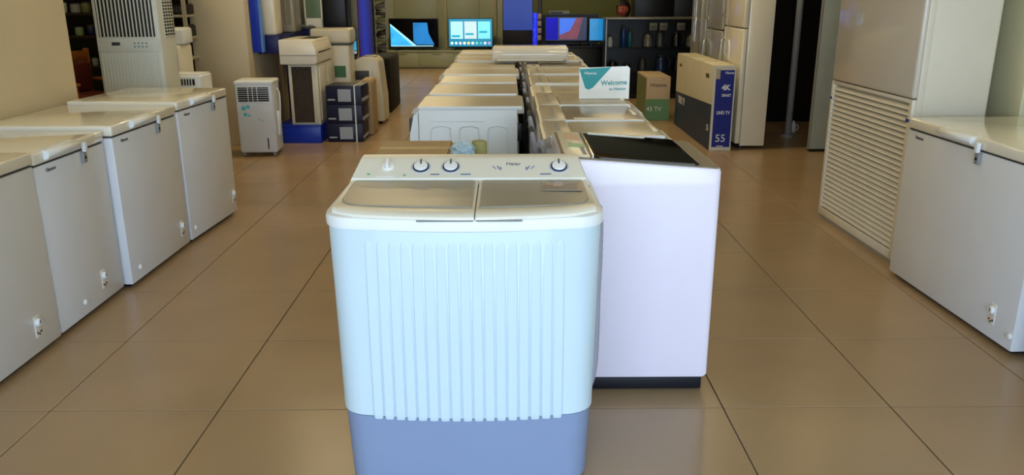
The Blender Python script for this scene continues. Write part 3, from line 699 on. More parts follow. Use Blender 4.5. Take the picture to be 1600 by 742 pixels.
def small_cooler():
    t = thing('small_air_cooler', 'small white air cooler with dark front grille and blue marks, past the left freezers', 'air cooler', (-2.275, 7.42, 0), math.radians(4))
    w, d, H = .165, .15, .665
    BD = mat('small_cooler_white', (.82, .85, .90), .35)
    obj('casing', bx(-w, w, -d, d, .035, H, r=.018, seg=3), BD, t)
    obj('top_cap', bx(-w-.004, w+.004, -d-.004, d+.004, H-.02, H+.018, r=.014, seg=3), WHITE, t)
    obj('grille_well', bx(-w+.025, w-.035, -d-.002, -d+.01, .50, .625, r=.002), BLACK, t)
    for i in range(6): obj('grille_slat', bx(-w+.025, w-.035, -d-.008, -d-.001, .515+.019*i, .519+.019*i, r=.001), BD, t)
    for x in (-.05, -.01, .03): obj('grille_mullion', bx(x-.003, x+.003, -d-.0095, -d-.002, .50, .625, r=.001), BD, t)
    CY = mat('cyan_print', (.35, .75, .85), .4)
    for x, z, r in ((-.10, .44, .022), (-.06, .452, .018), (-.09, .385, .018), (-.055, .375, .012), (.03, .34, .008), (.06, .33, .007)):
        obj('water_mark', revolve(B(), [(r, 0), (r*.9, -.002)], 14, (x, -d-.0005, z), 'Y'), CY, t)
    obj('water_gauge', bx(.085, .097, -d-.003, -d+.002, .07, .17, r=.003), DINK, t)
    obj('remote_pocket', bx(w, w+.022, -.06, .02, .18, .40, r=.01), WHITE, t)
    obj('power_cord', tube(B(), [(w+.005, .02, .6), (w+.03, .0, .55), (w+.03, -.02, .4), (w+.02, -.02, .28)], .005, 8, 5), WHITE, t)
    for sx in (-w+.03, w-.03):
        for sy in (-d+.03, d-.03): obj('caster', cyl(B(), (sx-.01, sy, .018), (sx+.01, sy, .018), .018, n=12), GREY, t)
small_cooler()

# white rack and goods between cooler and column
def rack():
    t = thing('shelf_rack', 'white metal shelf rack between the tall air cooler and the cream column', 'shelf', (-3.22, 7.8, 0))
    RM = mat('rack_white', (.62, .60, .52), .5)
    for z in (.5, .86, 1.045, 1.24, 1.5): obj('shelf_board', bx(-.30, .30, -.2, .2, z-.022, z, r=.003), RM, t)
    for sx in (-.29, .29):
        for sy in (-.19, .19): obj('post', bx(sx-.015, sx+.015, sy-.015, sy+.015, 0, 1.9), RM, t)
    obj('back_panel', bx(-.29, .29, .19, .2, .1, 1.9), DARK, t)
rack()
def goods(name, label, cat, x, y, z, w, d, h, m, rz=0., slots=None, sm=None):
    t = thing(name, label, cat, (x, y, z), rz)
    obj('casing', bx(-w/2, w/2, -d/2, d/2, 0, h, r=min(.02, h*.12), seg=3), m, t)
    obj('top_plate', bx(-w/2+.012, w/2-.012, -d/2+.012, d/2-.012, h-.002, h+.006, r=.003), m, t)
    if slots:
        x0, x1, z0, z1, n = slots
        obj('grille', bx(x0, x1, -d/2-.002, -d/2+.004, z0, z1), sm or BLACK, t)
        for i in range(n):
            xx = x0+(x1-x0)*(i+1)/(n+1); obj('grille_bar', bx(xx-.004, xx+.004, -d/2-.007, -d/2, z0, z1), m, t)
    return t
TAN = mat('tan_mesh', (.36, .26, .16), .7)
goods('tower_cooler', 'white cooler with brown grille strips below the rack shelves', 'air cooler', -2.955, 7.20, 0, .32, .3, 1.0, TOPL, 0, (-.13, -.07, .6, .93, 2), TAN)
obj('side_grille', bx(.02, .14, -.152-.004, -.15, .77, .93), TAN, bpy.data.objects['tower_cooler'])
goods('white_bundle', 'rounded white appliance on top of the brown-grilled cooler', 'appliance', -2.955, 7.22, 1.008, .36, .28, .13, WHITE, .1)
goods('desk_cooler', 'low white cooler with a row of dark slots behind the farthest left freezer', 'air cooler', -2.62, 6.75, 0, .28, .28, .795, WHITE, 0, (-.105, .095, .715, .765, 8), BLACK)
goods('radio_set', 'dark radio on the rack top shelf by the cream column', 'radio', -3.08, 7.8, 1.241, .3, .2, .09, BLACK, 0, (-.1, .1, .02, .07, 5), DGREY)
goods('black_player', 'flat black player on the rack middle shelf', 'player', -3.1, 7.78, 1.046, .34, .25, .10, DARK, 0, (-.12, .12, .02, .08, 4), BLACK)

# far left: dark shelf, wooden armchair
def far_left():
    t = thing('display_cabinet', 'dark display cabinet crowded with kitchenware beyond the left wall corner', 'cabinet', (-4.55, 8.6, 0))
    obj('back_panel', bx(-.6, .9, .18, .2, 0, 2.0), DARK, t)
    for z in (.35, .72, 1.02, 1.24, 1.5): obj('shelf_board', bx(-.6, .9, -.2, .18, z-.02, z), mat('cabinet_dark_wood', (.16, .11, .07), .4), t)
    for x in (-.6, .88): obj('side_panel', bx(x, x+.02, -.2, .2, 0, 2.0), DARK, t)
    cols = [('pale green', (.50, .60, .44)), ('grey', (.5, .52, .52)), ('dark blue', (.08, .12, .28)), ('olive', (.38, .40, .25)), ('white', (.75, .75, .70))]
    k = 0
    for z in (.72, 1.02, 1.24):
        for i in range(7):
            x = -4.62+i*.13+random.uniform(-.02, .02); nm, c = cols[(i*2+k) % 5]; h = random.uniform(.08, .15); r = random.uniform(.03, .05)
            row = {.72: 'lower', 1.02: 'middle', 1.24: 'upper'}[z]
            c_ = thing('canister', nm+' canister on the %s shelf of the dark cabinet, %s from its left' % (row, ['first', 'second', 'third', 'fourth', 'fifth', 'sixth', 'seventh'][i]), 'canister', (x, 8.48, z), 0, 'kitchen canisters in the dark cabinet')
            obj('canister_body', revolve(B(), [(r*.85, 0), (r, .01), (r, h*.8), (r*.9, h*.86)], 14), mat('canister_'+nm.replace(' ', '_'), c, .4), c_)
            obj('canister_lid', revolve(B(), [(r*.92, h*.86), (r*.92, h*.96), (r*.3, h)], 14), DGREY, c_)
        k += 1
    t = thing('armchair', 'orange wooden armchair with red cushion beyond the left wall corner', 'chair', (-4.02, 7.75, 0), 1.1)
    for sx in (-.26, .26):
        obj('leg', bx(sx-.02, sx+.02, -.27, -.23, 0, .63, r=.006), WOOD, t); obj('leg', bx(sx-.02, sx+.02, .22, .26, 0, .92, r=.006), WOOD, t)
        obj('armrest', bx(sx-.03, sx+.03, -.3, .24, .62, .65, r=.01), WOOD, t)
    obj('seat', bx(-.24, .24, -.25, .24, .38, .43, r=.01), WOOD, t)
    obj('cushion', bx(-.23, .23, -.24, .2, .43, .52, r=.03, seg=3), mat('red_fabric', (.34, .09, .05), .8), t)
    obj('backrest', bx(-.24, .24, .20, .24, .80, .90, r=.01), WOOD, t)
    obj('back_cushion', bx(-.22, .22, .13, .2, .52, .80, r=.03, seg=3), mat('red_fabric', (1, 1, 1)), t)
    goods('wooden_table', 'low wooden side table beside the orange armchair', 'table', -3.30, 8.9, 0, .45, .45, .5, mat('brown_wood', (.45, .28, .14), .4, var=.2))
far_left()

# ------------------------------------------------------------------ stack of window air conditioners etc. (left middle)
def window_units():
    AW = mat('aged_white', (.80, .78, .70), .35, var=.03)
    t = thing('blue_plinth', 'low blue display plinth under the stacked air conditioner units', 'plinth', (-2.03, 8.6, 0))
    obj('plinth_box', bx(-.24, .18, -.64, .18, 0, .165, r=.004), BLUE, t); obj('plinth_top', bx(-.245, .185, -.645, .185, .165, .178, r=.002), BLUE, t)
    t = thing('condenser_unit', 'cream outdoor air conditioner unit with dark mesh panel standing on the blue plinth', 'air conditioner', (-2.0, 8.35, .178))
    obj('casing', bx(-.135, .15, -.36, .36, 0, .585, r=.008), AW, t)
    obj('mesh_panel', bx(-.105, .10, -.367, -.358, .025, .565), mat('mesh_brown', (.22, .19, .16), .8, var=.5, scale=60), t)
    for a in ((-.128, -.10), (.095, .115)): obj('mesh_frame', bx(a[0], a[1], -.375, -.355, .01, .575, r=.003), AW, t)
    obj('side_panel', bx(.148, .156, -.3, -.05, .04, .56, r=.003), TOPL, t); obj('service_cover', bx(.15, .162, .05, .3, .04, .56, r=.004), AW, t)
    t = thing('window_air_conditioner', 'white window air conditioner lying on top of the mesh-panelled unit', 'air conditioner', (-2.02, 8.35, .765))
    bm = prism(B(), [(-.178, 0), (.16, 0), (.18, .015), (.18, .13), (.14, .235), (-.178, .235)], -.40, .34, 'Y'); bevel(bm, .012, 2)
    obj('casing', bm, mat('bright_aged_white', (.90, .88, .82), .3), t)
    obj('front_seam', bx(-.17, .178, -.404, -.395, .085, .092), GREY, t)
    obj('top_slot', prism(B(), [(-.02, .236), (.13, .236), (.15, .21), (.14, .205), (.1, .23)], -.2, .25, 'Y'), BLACK, t)
    obj('side_slot', bx(.176, .184, -.3, .25, .105, .118, r=.002), BLACK, t)
    t = thing('tall_dehumidifier', 'tall cream appliance with stepped top behind the stacked air conditioners', 'appliance', (-1.88, 8.98, 0))
    obj('casing', bx(-.20, .19, -.14, .15, .0, .90, r=.02, seg=3), AW, t)
    obj('head', bx(-.22, .21, -.16, .17, .91, 1.07, r=.03, seg=3), AW, t)
    obj('head_seam', bx(-.205, .195, -.145, .155, .90, .911), DGREY, t)
    obj('front_label', bx(.02, .14, -.146, -.138, .56, .68), mat('green_label', (.25, .42, .25), .5), t)
    # blue carton stack
    NVY = mat('carton_dark_blue', (.04, .07, .20), .45, var=.25, scale=12)
    for i in range(3):
        z = i*.186
        t = thing('blue_carton', 'dark blue printed carton, %s of the stack by the portable air conditioner' % ['bottom', 'middle', 'top'][i], 'box', (-1.615+.006*i, 8.19, z), -.03*i, 'dark blue cartons stacked by the blue plinth')
        obj('carton', bx(-.18, .17, -.17, .17, 0, .184, r=.003), NVY, t)
        obj('white_label', bx(-.06, .07, -.174, -.169, .03, .15), mat('label_pale', (.62, .66, .72), .5), t)
        obj('side_stripe', bx(-.165, -.09, -.173, -.169, .04, .055), mat('label_pale', (1, 1, 1)), t)
        obj('edge_print', bx(.171, .174, -.15, .15, .03, .06), mat('label_pale', (1, 1, 1)), t)
        obj('packing_band', bx(.10, .112, -.1725, .1725, 0, .186), WHITE, t)
    goods('brown_carton', 'narrow brown carton leaning behind the dark blue stack', 'box', -1.47, 8.62, 0, .12, .4, .56, CARD, .02)
    # portable ac
    t = thing('portable_air_conditioner', 'cream rounded portable air conditioner behind the dark blue carton stack', 'air conditioner', (-1.575, 9.36, 0), 0)
    prof = [(-.18, .03), (-.19, .3), (-.175, .62), (-.14, .71), (-.06, .745), (.08, .745), (.14, .70), (.175, .3), (.18, .03)]
    bm = prism(B(), prof, -.2, .2, 'Y'); bevel(bm, .018, 3); obj('casing', bm, AW, t)
    obj('top_panel', bx(-.05, .09, -.15, .12, .742, .752, r=.004), GREY, t)
    obj('front_seam', bx(.06, .066, -.203, -.198, .1, .6), GREY, t); obj('air_outlet', bx(-.13, .03, -.206, -.198, .50, .60, r=.004), DGREY, t)
    for sx in (-.13, .13): obj('caster', cyl(B(), (sx-.015, -.12, .02), (sx+.015, -.12, .02), .02, n=12), BLACK, t)
    goods('floor_speaker', 'black box speaker on the floor at the aisle end of the left displays', 'speaker', -1.62, 10.55, 0, .34, .9, .66, mat('speaker_cloth', (.07, .07, .07), .9))
    obj('speaker_cone', revolve(B(), [(.12, 0), (.11, -.006), (.04, .012)], 24, (0, -.452, .4), 'Y'), DGREY, bpy.data.objects['floor_speaker'])
window_units()

# raised blue-edged display bay with appliances
def bay():
    t = thing('display_bay', 'raised blue-edged display bay on the column side above the stacked units', 'display stand', (-2.44, 8.1, 0))
    DB = mat('deep_blue', (.03, .06, .34), .4)
    obj('deck', bx(0, .215, 0, 1.09, .86, 1.03, r=.003), DB, t)
    obj('deck', bx(0, .70, 1.10, 1.60, .90, 1.045, r=.003), DB, t)
    obj('corner_post', bx(-.012, .07, -.12, -.002, .88, 2.4, r=.003), BLUE, t)
    obj('corner_trim', bx(.072, .09, -.12, -.05, .88, 2.4), mat('sky_blue', (.35, .55, .85), .3), t)
    obj('rear_panel', bx(.0, .70, 1.60, 1.63, .9, 2.4), mat('bay_grey', (.50, .49, .42), .5), t)
    for x, y in ((.02, .9), (.30, 1.54), (.02, 1.54)): obj('leg', bx(x, x+.05, y, y+.05, 0, .90), DB, t)
bay()
goods('white_dispenser', 'white upright dispenser at left on the blue-edged bay', 'appliance', -2.345, 8.30, 1.031, .15, .26, .6, mat('bright_white', (.9, .88, .8), .2))
goods('grey_oven', 'grey-fronted upright oven on the blue-edged bay', 'oven', -2.335, 8.92, 1.031, .205, .3, .6, mat('oven_grey', (.58, .56, .50), .3), 0, (-.08, .07, .08, .5, 2), mat('oven_glass', (.50, .49, .44), .2))
t = thing('framed_panel', 'pale framed glass panel leaning on the blue-edged bay', 'panel', (-2.15, 9.30, 1.046), -.05)
for a in ((-.10, -.085, 0, .5), (.085, .10, 0, .5), (-.10, .10, 0, .115), (-.10, .10, .48, .5)): obj('frame_bar', bx(a[0], a[1], -.01, .01, a[2], a[3]), TOPL, t)
obj('glass_pane', bx(-.085, .085, -.003, .003, .115, .48), mat('green_glass', (.42, .50, .40), .1), t)
goods('black_refrigerator', 'glossy black upright appliance at the right end of the blue-edged bay', 'appliance', -1.91, 9.42, 1.046, .26, .3, .7, BLACK)
t = thing('gas_hob', 'grey table hob in front of the oven on the blue-edged bay', 'hob', (-2.27, 9.26, 1.046))
obj('hob_top', bx(-.14, .14, -.05, .05, 0, .03, r=.008), DGREY, t)
for k in (-.09, 0, .09): obj('burner', revolve(B(), [(.03, .03), (.03, .042), (.018, .046)], 16, (k, 0, 0)), GREY, t)

# tall blue/violet lit display edge with TV screen between bay and rear counter
def lit_panel():
    t = thing('lit_display_column', 'tall blue and violet lit display column beside the rear counter', 'display', (-2.02, 11.9, 0))
    obj('column_core', bx(-.10, .12, -.06, .06, 0.02, 2.4), BLACK, t)
    m = bpy.data.materials.new('violet_glow'); m.use_nodes = True; tr = m.node_tree; b = tr.nodes['Principled BSDF']
    co = tr.nodes.new('ShaderNodeTexCoord'); s = tr.nodes.new('ShaderNodeSeparateXYZ'); r = tr.nodes.new('ShaderNodeValToRGB')
    tr.links.new(co.outputs['Generated'], s.inputs[0]); tr.links.new(s.outputs['X'], r.inputs[0])
    r.color_ramp.elements[0].color = (*lin((.20, .10, .35)), 1); r.color_ramp.elements[1].color = (*lin((.10, .08, .18)), 1)
    e = r.color_ramp.elements.new(.4); e.color = (*lin((.12, .20, .62)), 1)
    tr.links.new(r.outputs[0], b.inputs['Emission Color']); b.inputs['Emission Strength'].default_value = .9; b.inputs['Base Color'].default_value = (.02, .02, .05, 1)
    obj('lit_face', bx(-.09, .11, -.066, -.061, .5, 2.38), m, t)
    t = thing('demo_screen', 'small cyan demo screen at the left of the lit display column', 'screen', (-2.16, 11.5, 0))
    obj('stand', bx(-.055, .055, -.03, .03, 0, .62, r=.004), BLACK, t)
    obj('frame', bx(-.075, .075, -.02, .02, .60, .96, r=.004), BLACK, t)
    obj('screen_face', bx(-.067, .067, -.023, -.0195, .67, .93), mat('cyan_screen', (.25, .65, .90), .3, var=.4, scale=9, emit=.9), t)
    obj('screen_strip', bx(-.067, .067, -.023, -.0195, .625, .66), mat('screen_white', (.7, .75, .8), .3, var=.5, scale=30, emit=.5), t)
    t = thing('brochure_stand', 'thin metal rack hung with dark brochures left of the first television', 'stand', (-1.83, 12.1, 0))
    for x in (-.07, .07): obj('upright', cyl(B(), (x, 0, 0), (x, 0, 2.0), .012, n=8), GREY, t)
    for i in range(12):
        z = .55+i*.095; o = obj('brochure', bx(-.07, .07, -.01, .004, 0, .08, r=.002), [DARK, DGREY, mat('brochure_olive', (.3, .32, .22), .5)][i % 3], t, (.0, -.02, z)); o.rotation_euler = (-.35, .15*(-1)**i, 0)
    obj('stand_foot', bx(-.1, .1, -.1, .1, 0, .02), BLACK, t)
lit_panel()

# ------------------------------------------------------------------ rear television counter
def counter():
    t = thing('television_counter', 'long low olive laminate counter under the televisions along the back wall', 'counter', (-1.4, 16.55, 0))
    obj('counter_top', bx(-1.05, 1.75, -.27, .32, .315, .345, r=.004), OLIVE, t)
    for i in range(4):
        x0 = -1.03+i*.69
        dr = obj('drawer_front', bx(x0, x0+.68, -.255, -.23, .035, .31, r=.003), OLIVE, t)
        obj('grip', bx(x0+.25, x0+.43, -.262, -.254, .27, .278, r=.001), DGREY, dr)
    obj('carcass', bx(-1.03, 1.73, -.235, .30, .01, .315), OLIVE, t)
    # wall panels
    wb = bpy.data.objects['wall_back']
    for i in range(9):
        x0 = -4.0+i*.86
        obj('wall_panel', bx(x0+.005, x0+.855, YB-.025, YB-.002, .0, 2.9, r=.003), OLIVE, wb)
    obj('wall_mullion', bx(-1.27, -1.22, YB-.07, YB-.02, .35, 2.9, r=.004), mat('mullion_pale', (.62, .60, .45), .4), wb)
    obj('wall_mullion', bx(-.28, -.22, YB-.07, YB-.02, .35, 2.9, r=.004), mat('mullion_pale', (1, 1, 1)), wb)
counter()
def tv(name, label, x, y, z, w, h, screen, stand=True, rz=0.):
    t = thing(name, label, 'television', (x, y, z), rz)
    b = .05
    obj('housing', bx(-w/2, w/2, -.02, .03, b, b+h, r=.006), BLACK, t)
    if stand:
        for sx in (-w*.36, w*.36): obj('stand_foot', prism(B(), [(-.11, 0), (.11, 0), (.09, .012), (.012, b+.03), (-.012, b+.03), (-.09, .012)], sx-.01, sx+.01), BLACK, t)
    sc = obj('screen', bx(-w/2+.012, w/2-.012, -.024, -.019, b+.022, b+h-.012), screen, t)
    return t, sc, b
E1 = mat('screen_black', (.01, .01, .02), .1, emit=.4)
t, sc, b = tv('television', 'flat television showing cyan and black diagonal picture, left on the back counter', -1.85, 16.45, .345, .97, .56, E1)
CY = mat('screen_cyan', (.22, .66, .92), .2, var=.25, scale=5, emit=1.0); CYL = mat('screen_pale', (.62, .86, .94), .2, emit=1.0); CYD = mat('screen_blue', (.12, .48, .80), .4, var=.25, scale=3, emit=.8)
def pic(t, pts, m, o=.0): return obj('picture_area', prism(B(), pts, -.0265-o, -.0242-o, 'Y'), m, t)
pic(t, [(-.46, b+.04), (-.02, b+.04), (-.46, b+.42)], CY)
pic(t, [(-.46, b+.42), (-.46, b+.46), (-.36, b+.38), (.05, b+.04), (-.02, b+.04)], CYL)
pic(t, [(.05, b+.06), (.40, b+.06), (.29, b+.28), (.27, b+.48), (-.01, b+.48), (-.01, b+.12)], CYD)
pic(t, [(-.46, b+.026), (.38, b+.026), (.38, b+.042), (-.46, b+.042)], CYL, .001)
t, sc, b = tv('television', 'television showing a bright menu of three cards and round icons on the back counter', -.73, 16.45, .345, .88, .56, mat('screen_menu', (.06, .50, .66), .2, emit=.9))
for k, (x, m) in enumerate(((-.27, CYL), (-.0, mat('screen_lilac', (.70, .82, .86), .2, emit=1.)), (.27, mat('screen_aqua', (.45, .85, .92), .2, emit=1.)))):
    pic(t, [(x-.12, b+.17), (x+.12, b+.17), (x+.12, b+.50), (x-.12, b+.50)], m)
    pic(t, [(x-.10, b+.20+.04*k), (x+.06, b+.20+.04*k), (x+.06, b+.24+.04*k), (x-.10, b+.24+.04*k)], mat('screen_teal', (.10, .62, .75), .2, emit=.9), .002)
for i in range(10):
    c = [(.8, .9, .95), (.7, .9, .9), (.9, .8, .85), (.85, .95, .9), (.8, .9, .5), (.9, .9, .95), (.4, .8, .7), (.3, .7, .8), (.8, .85, .95), (.7, .6, .85)][i]
    obj('menu_icon', revolve(B(), [(.028, 0), (.024, -.002)], 14, (-.37+.082*i, -.0245, b+.085), 'Y'), mat('icon_%s' % 'abcdefghij'[i], c, .2, emit=1.), t)

# ------------------------------------------------------------------ blue televisions and dark gondola
def gondola():
    t = thing('dark_gondola', 'dark display gondola under the blue lit televisions', 'display stand', (.60, 12.2, 0))
    obj('gondola_body', bx(-.67, .78, -.2, .35, .02, .66, r=.005), DARK, t); obj('gondola_top', bx(-.68, .79, -.22, .36, .66, .69, r=.004), BLACK, t)
    t = thing('navy_backboard', 'dark navy board standing behind the blue lit televisions', 'panel', (.60, 12.42, .69))
    obj('board', bx(-.10, .75, .0, .05, 0, .43), mat('navy_board', (.03, .03, .12), .4), t); obj('board_rail', bx(-.10, .75, -.02, .0, 0, .02), BLACK, t)
    t = thing('blue_video_panel', 'large blue video panel standing left on the dark gondola', 'screen', (.13, 12.1, .69))
    obj('housing', bx(-.20, .24, -.01, .04, 0, .95, r=.004), BLACK, t)
    obj('screen', bx(-.19, .23, -.014, -.009, .22, .93), mat('video_blue', (.05, .16, .50), .3, var=.1, scale=2, emit=.85), t)
    t = thing('glass_cylinder_display', 'narrow shiny acrylic column between the blue panel and the blue television', 'display', (.45, 12.08, .69))
    obj('acrylic_rod', cyl(B(), (-.05, 0, 0), (-.05, 0, .46), .035, n=16), mat('blue_glow', (.15, .20, .90), .15, var=.5, scale=14, emit=.8), t); obj('black_column', bx(-.012, .05, -.03, .03, 0, .9, r=.006), BLACK, t)
    for k in range(4): obj('product_pack', bx(-.015, .04, -.045, -.03, .08+.1*k, .15+.1*k, r=.003), mat('pack_pale', (.6, .55, .5), .4), t)
    VB = mat('screen_royal', (.02, .02, .66), .5, var=.2, scale=4, emit=.8)
    t, sc, b = tv('television', 'television glowing royal blue with a blue and red picture on the dark gondola', .855, 12.12, .69, .62, .36, mat('screen_navy', (.02, .03, .22), .2, emit=.6), True)
    pic(t, [(-.295, b+.03), (-.12, b+.03), (-.12, b+.345), (-.295, b+.345)], VB)
    pic(t, [(-.10, b+.10), (.05, b+.16), (.14, b+.335), (-.10, b+.335)], mat('screen_sky', (.10, .36, .86), .2, emit=.85), .001)
    pic(t, [(-.10, b+.04), (.16, b+.04), (.24, b+.345), (.14, b+.335), (.05, b+.16), (-.10, b+.10)], mat('screen_crimson', (.42, .08, .18), .2, var=.3, emit=.7), .001)
    t, sc, b = tv('television', 'narrow tall screen showing plain light blue beside the blue and red television', 1.29, 12.12, .69, .22, .34, mat('screen_lightblue', (.12, .48, .72), .2, var=.08, emit=.9), True)
    t = thing('router_box', 'grey electronic box above the royal blue television', 'box', (.80, 12.46, 1.122))
    obj('shell', bx(-.18, .12, -.06, .06, 0, .05, r=.006), GREY, t); obj('vent_strip', bx(-.16, .02, -.064, -.058, .012, .036), BLACK, t)
gondola()

def glass_case():
    t = thing('glass_display_case', 'dark glass display case with chrome top rail, filled with small appliances', 'display case', (1.98, 11.6, 0))
    RL = mat('rail_grey', (.50, .50, .46), .3, .4)
    obj('back_board', bx(-.62, .70, .17, .19, .0, 1.08), mat('case_black', (.04, .05, .05), .4), t)
    for z in (.05, .36, .70): obj('glass_shelf', bx(-.62, .70, -.16, .17, z-.008, z), mat('shelf_glass', (.12, .15, .14), .1), t)
    obj('top_rail', bx(-.64, .72, -.18, .19, 1.075, 1.10, r=.004), RL, t)
    for x in (-.63, .70): obj('corner_post', bx(x, x+.018, -.175, -.157, 0, 1.08), RL, t)
    obj('end_panel', bx(-.63, -.62, -.17, .18, 0, 1.08), DARK, t); obj('end_panel', bx(.70, .71, -.17, .18, 0, 1.08), DARK, t)
    obj('base', bx(-.63, .71, -.17, .18, 0, .045), BLACK, t)
    items = [('white kettle', (.75, .76, .74), -.55, .70, .04, .16), ('blue flask', (.08, .25, .50), -.36, .70, .035, .30), ('teal flask', (.10, .40, .45), -.27, .70, .03, .25), ('steel jug', (.45, .45, .42), -.02, .70, .06, .20),
             ('grey blender', (.30, .31, .30), .15, .70, .05, .24), ('black coffee maker', (.07, .07, .07), .38, .70, .07, .22), ('steel toaster', (.40, .39, .36), .57, .70, .06, .18),
             ('black rice cooker', (.06, .06, .06), -.50, .36, .07, .16), ('dark iron', (.10, .10, .10), -.30, .36, .05, .13), ('grey mixer', (.24, .25, .24), -.08, .36, .05, .2), ('navy kettle', (.10, .18, .32), .18, .36, .085, .24), ('black fryer', (.05, .05, .06), .42, .36, .08, .22), ('grey pot', (.3, .3, .28), .58, .36, .05, .12)]
    for nm, c, x, z, r, h in items:
        k = nm.replace(' ', '_')
        o = thing(k, '%s on the %s shelf of the dark glass display case' % (nm, 'upper' if z > .5 else 'lower'), nm.split(' ', 1)[1], (1.98+x, 11.58, z))
        obj('vessel', revolve(B(), [(r*.8, 0), (r, .01), (r*.98, h*.55), (r*.72, h*.82), (r*.3, h*.9)], 18), mat(k+'_shell', c, .25), o)
        obj('lid', revolve(B(), [(r*.6, h*.86), (r*.5, h*.94), (r*.1, h)], 14), DGREY, o)
        obj('handle', tube(B(), [(r*.8, 0, h*.8), (r*1.4, 0, h*.7), (r*1.35, 0, h*.3), (r*.9, 0, h*.2)], r*.1, 6, 3), DGREY, o)
    for i, (x, m) in enumerate(((.02, 1), (.16, 0), (.40, 1), (.60, 1))):
        o = thing('price_card', 'small grey price card hung under the top rail, %s from the left' % ['first', 'second', 'third', 'fourth'][i], 'price card', (1.98+x, 11.415, .93), 0, 'price cards on the glass display case')
        obj('card', bx(-.055, .055, -.003, .003, 0, .10, r=.001), mat('price_card', (.34, .34, .31), .5), o); obj('card_line', bx(-.04, .04, -.005, -.003, .045, .055), DINK, o)
glass_case()
obj_ = thing('dark_backdrop', 'tall dark cabinet behind the right end of the glass display case', 'cabinet', (2.35, 13.4, 0))
obj('carcass', bx(-.35, .9, -.2, .2, 0, 2.4, r=.005), DARK, obj_); obj('door_panel', bx(-.34, .27, -.21, -.2, .05, 2.35, r=.003), BLACK, obj_); obj('door_panel', bx(.28, .89, -.21, -.2, .05, 2.35, r=.003), BLACK, obj_)
# pale green wall screen behind gondola
t = thing('green_partition', 'olive green partition with pale top band behind the televisions and the person', 'partition', (.9, 14.6, 0))
obj('panel', bx(-.65, 1.2, -.03, .03, 0, 1.45), mat('olive_green', (.40, .42, .16), .5), t); obj('top_band', bx(-.66, 1.21, -.035, .035, 1.45, 1.6), mat('mullion_pale', (1, 1, 1)), t)

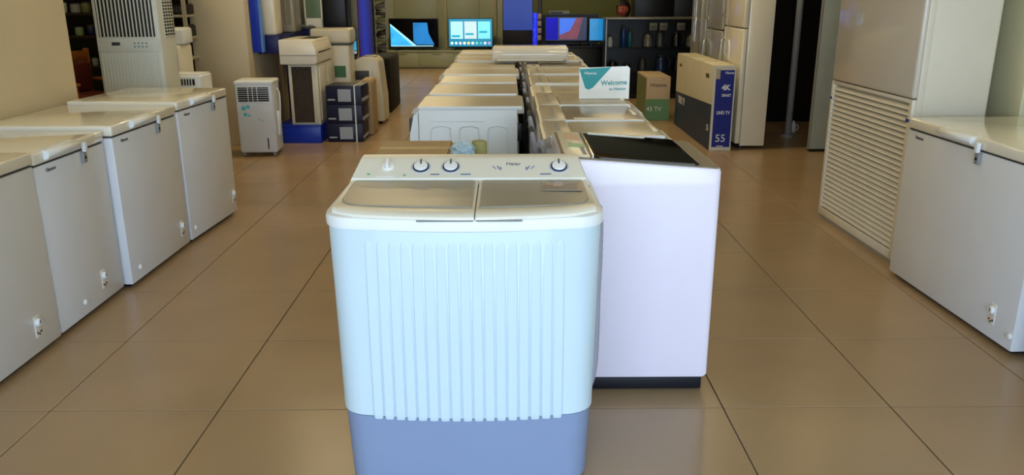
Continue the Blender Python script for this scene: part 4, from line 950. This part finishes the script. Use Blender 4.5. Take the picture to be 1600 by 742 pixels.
# ------------------------------------------------------------------ person behind the glass case
def person():
    t = thing('person', 'person with dark hair seated behind the glass display case, looking left over it', 'person', (1.74, 12.55, 0))
    SK = mat('skin', (.66, .34, .28), .55, var=.08, scale=12)
    me = bpy.data.meshes.new('body')
    V = [(0, 0, .50), (0, .0, .72), (0, 0, .93), (0, -.01, 1.02), (-.17, 0, .90), (-.24, -.08, .68), (-.16, -.26, .70), (-.10, -.32, .92), (.17, 0, .90), (.24, -.06, .68), (.2, -.25, .66),
         (-.10, -.02, .48), (-.12, -.42, .48), (-.12, -.42, .06), (.10, -.02, .48), (.12, -.42, .48), (.12, -.42, .06)]
    Ed = [(0, 1), (1, 2), (2, 3), (2, 4), (4, 5), (5, 6), (6, 7), (2, 8), (8, 9), (9, 10), (0, 11), (11, 12), (12, 13), (0, 14), (14, 15), (15, 16)]
    Rd = [.13, .13, .12, .055, .065, .05, .038, .032, .065, .05, .038, .085, .065, .045, .085, .065, .045]
    me.from_pydata([(x, -y, z) if False else (x, y, z) for x, y, z in V], Ed, [])
    o = bpy.data.objects.new('body', me); C.objects.link(o); o.parent = t
    md = o.modifiers.new('skin', 'SKIN'); o.modifiers.new('sub', 'SUBSURF').levels = 2
    for i, v in enumerate(me.skin_vertices[0].data): v.radius = (Rd[i], Rd[i]*.85); v.use_root = (i == 0)
    me.materials.append(mat('dark_shirt', (.08, .07, .09), .8))
    # head with face: sculpted sphere
    bm = B(); bmesh.ops.create_uvsphere(bm, u_segments=32, v_segments=24, radius=1)
    for v in bm.verts:
        x, y, z = v.co
        # face towards -y
        q = Vector((x*.072, y*.092, z*.112))
        if z < 0: q.x *= 1-.28*abs(z)**1.3; q.y *= 1-.10*abs(z)
        f = max(0, -y)
        q.y -= f*.022*math.exp(-((x)/.16)**2-((z+.12)/.20)**2)      # nose
        q.y += f*.012*(math.exp(-((x-.38)/.17)**2-((z-.08)/.12)**2)+math.exp(-((x+.38)/.17)**2-((z-.08)/.12)**2))   # sockets
        q.y -= f*.007*math.exp(-(x/.3)**2-((z+.47)/.07)**2)
        q.y -= f*.007*math.exp(-(x/.3)**2-((z+.85)/.2)**2)
        v.co = q
    h = obj('head', bm, SK, t, (-.01, -.02, 1.185), angle=80); h.rotation_euler = (0.12, 0, -.55); h.scale = (1.12, 1.12, 1.08)
    for s in (-1, 1):
        e = obj('eye', revolve(B(), [(.002, -.012), (.009, -.008), (.012, 0), (.009, .008), (.002, .012)], 12, (s*.027, -.070, .010), 'Y'), mat('eye_dark', (.1, .08, .08), .2), h)
        obj('eyebrow', bx(s*.027-.015, s*.027+.015, -.087, -.078, .030, .036, r=.002), mat('hair_dark', (.05, .03, .04), .6), h)
        obj('ear', revolve(B(), [(.004, -.01), (.018, -.006), (.02, 0), (.014, .006)], 14, (s*.070, .005, -.005), 'X'), SK, h)
    obj('mouth', bx(-.020, .020, -.094, -.084, -.056, -.047, r=.003), mat('lips', (.45, .12, .12), .5), h)
    bm = B(); bmesh.ops.create_uvsphere(bm, u_segments=28, v_segments=20, radius=1)
    bmesh.ops.delete(bm, geom=[v for v in bm.verts if (v.co.y < -.30 and v.co.z < .42) or (v.co.z < -.7 and v.co.y < .3)], context='VERTS')
    for v in bm.verts: v.co = Vector((v.co.x*.092, v.co.y*.112+.010, v.co.z*.128+.008))
    obj('hair', bm, mat('hair_dark', (1, 1, 1)), h, angle=80)
    # right hand at the chin: palm and five fingers
    hb = B(); cx, cy, cz = -.095, -.33, .98
    box(hb, cx-.035, cx+.035, cy-.014, cy+.014, cz-.045, cz+.04, r=.012, seg=3)
    for k, L in enumerate((.045, .058, .062, .055)):
        x = cx+.028-.018*k; tube(hb, [(x, cy, cz+.03), (x, cy+.004, cz+.03+L*.5), (x+.002, cy+.018, cz+.03+L*.85), (x+.003, cy+.03, cz+.03+L*.95)], .0085, 8, 3)
    tube(hb, [(cx+.03, cy, cz-.02), (cx+.055, cy+.005, cz+.005), (cx+.06, cy+.01, cz+.035)], .0095, 8, 3)
    obj('hand', hb, SK, t, angle=60)
    s = thing('stool', 'round stool under the person behind the glass display case', 'stool', (1.74, 12.6, 0))
    obj('seat', revolve(B(), [(.15, .37), (.17, .38), (.17, .40), (.15, .41)], 24), DGREY, s); obj('column', cyl(B(), (0, 0, .02), (0, 0, .37), .025), CHROME, s); obj('foot_ring', revolve(B(), [(.2, 0), (.2, .015), (.03, .03)], 24), BLACK, s)
person()
print('tiles', nt_, 'objects', len(bpy.data.objects))
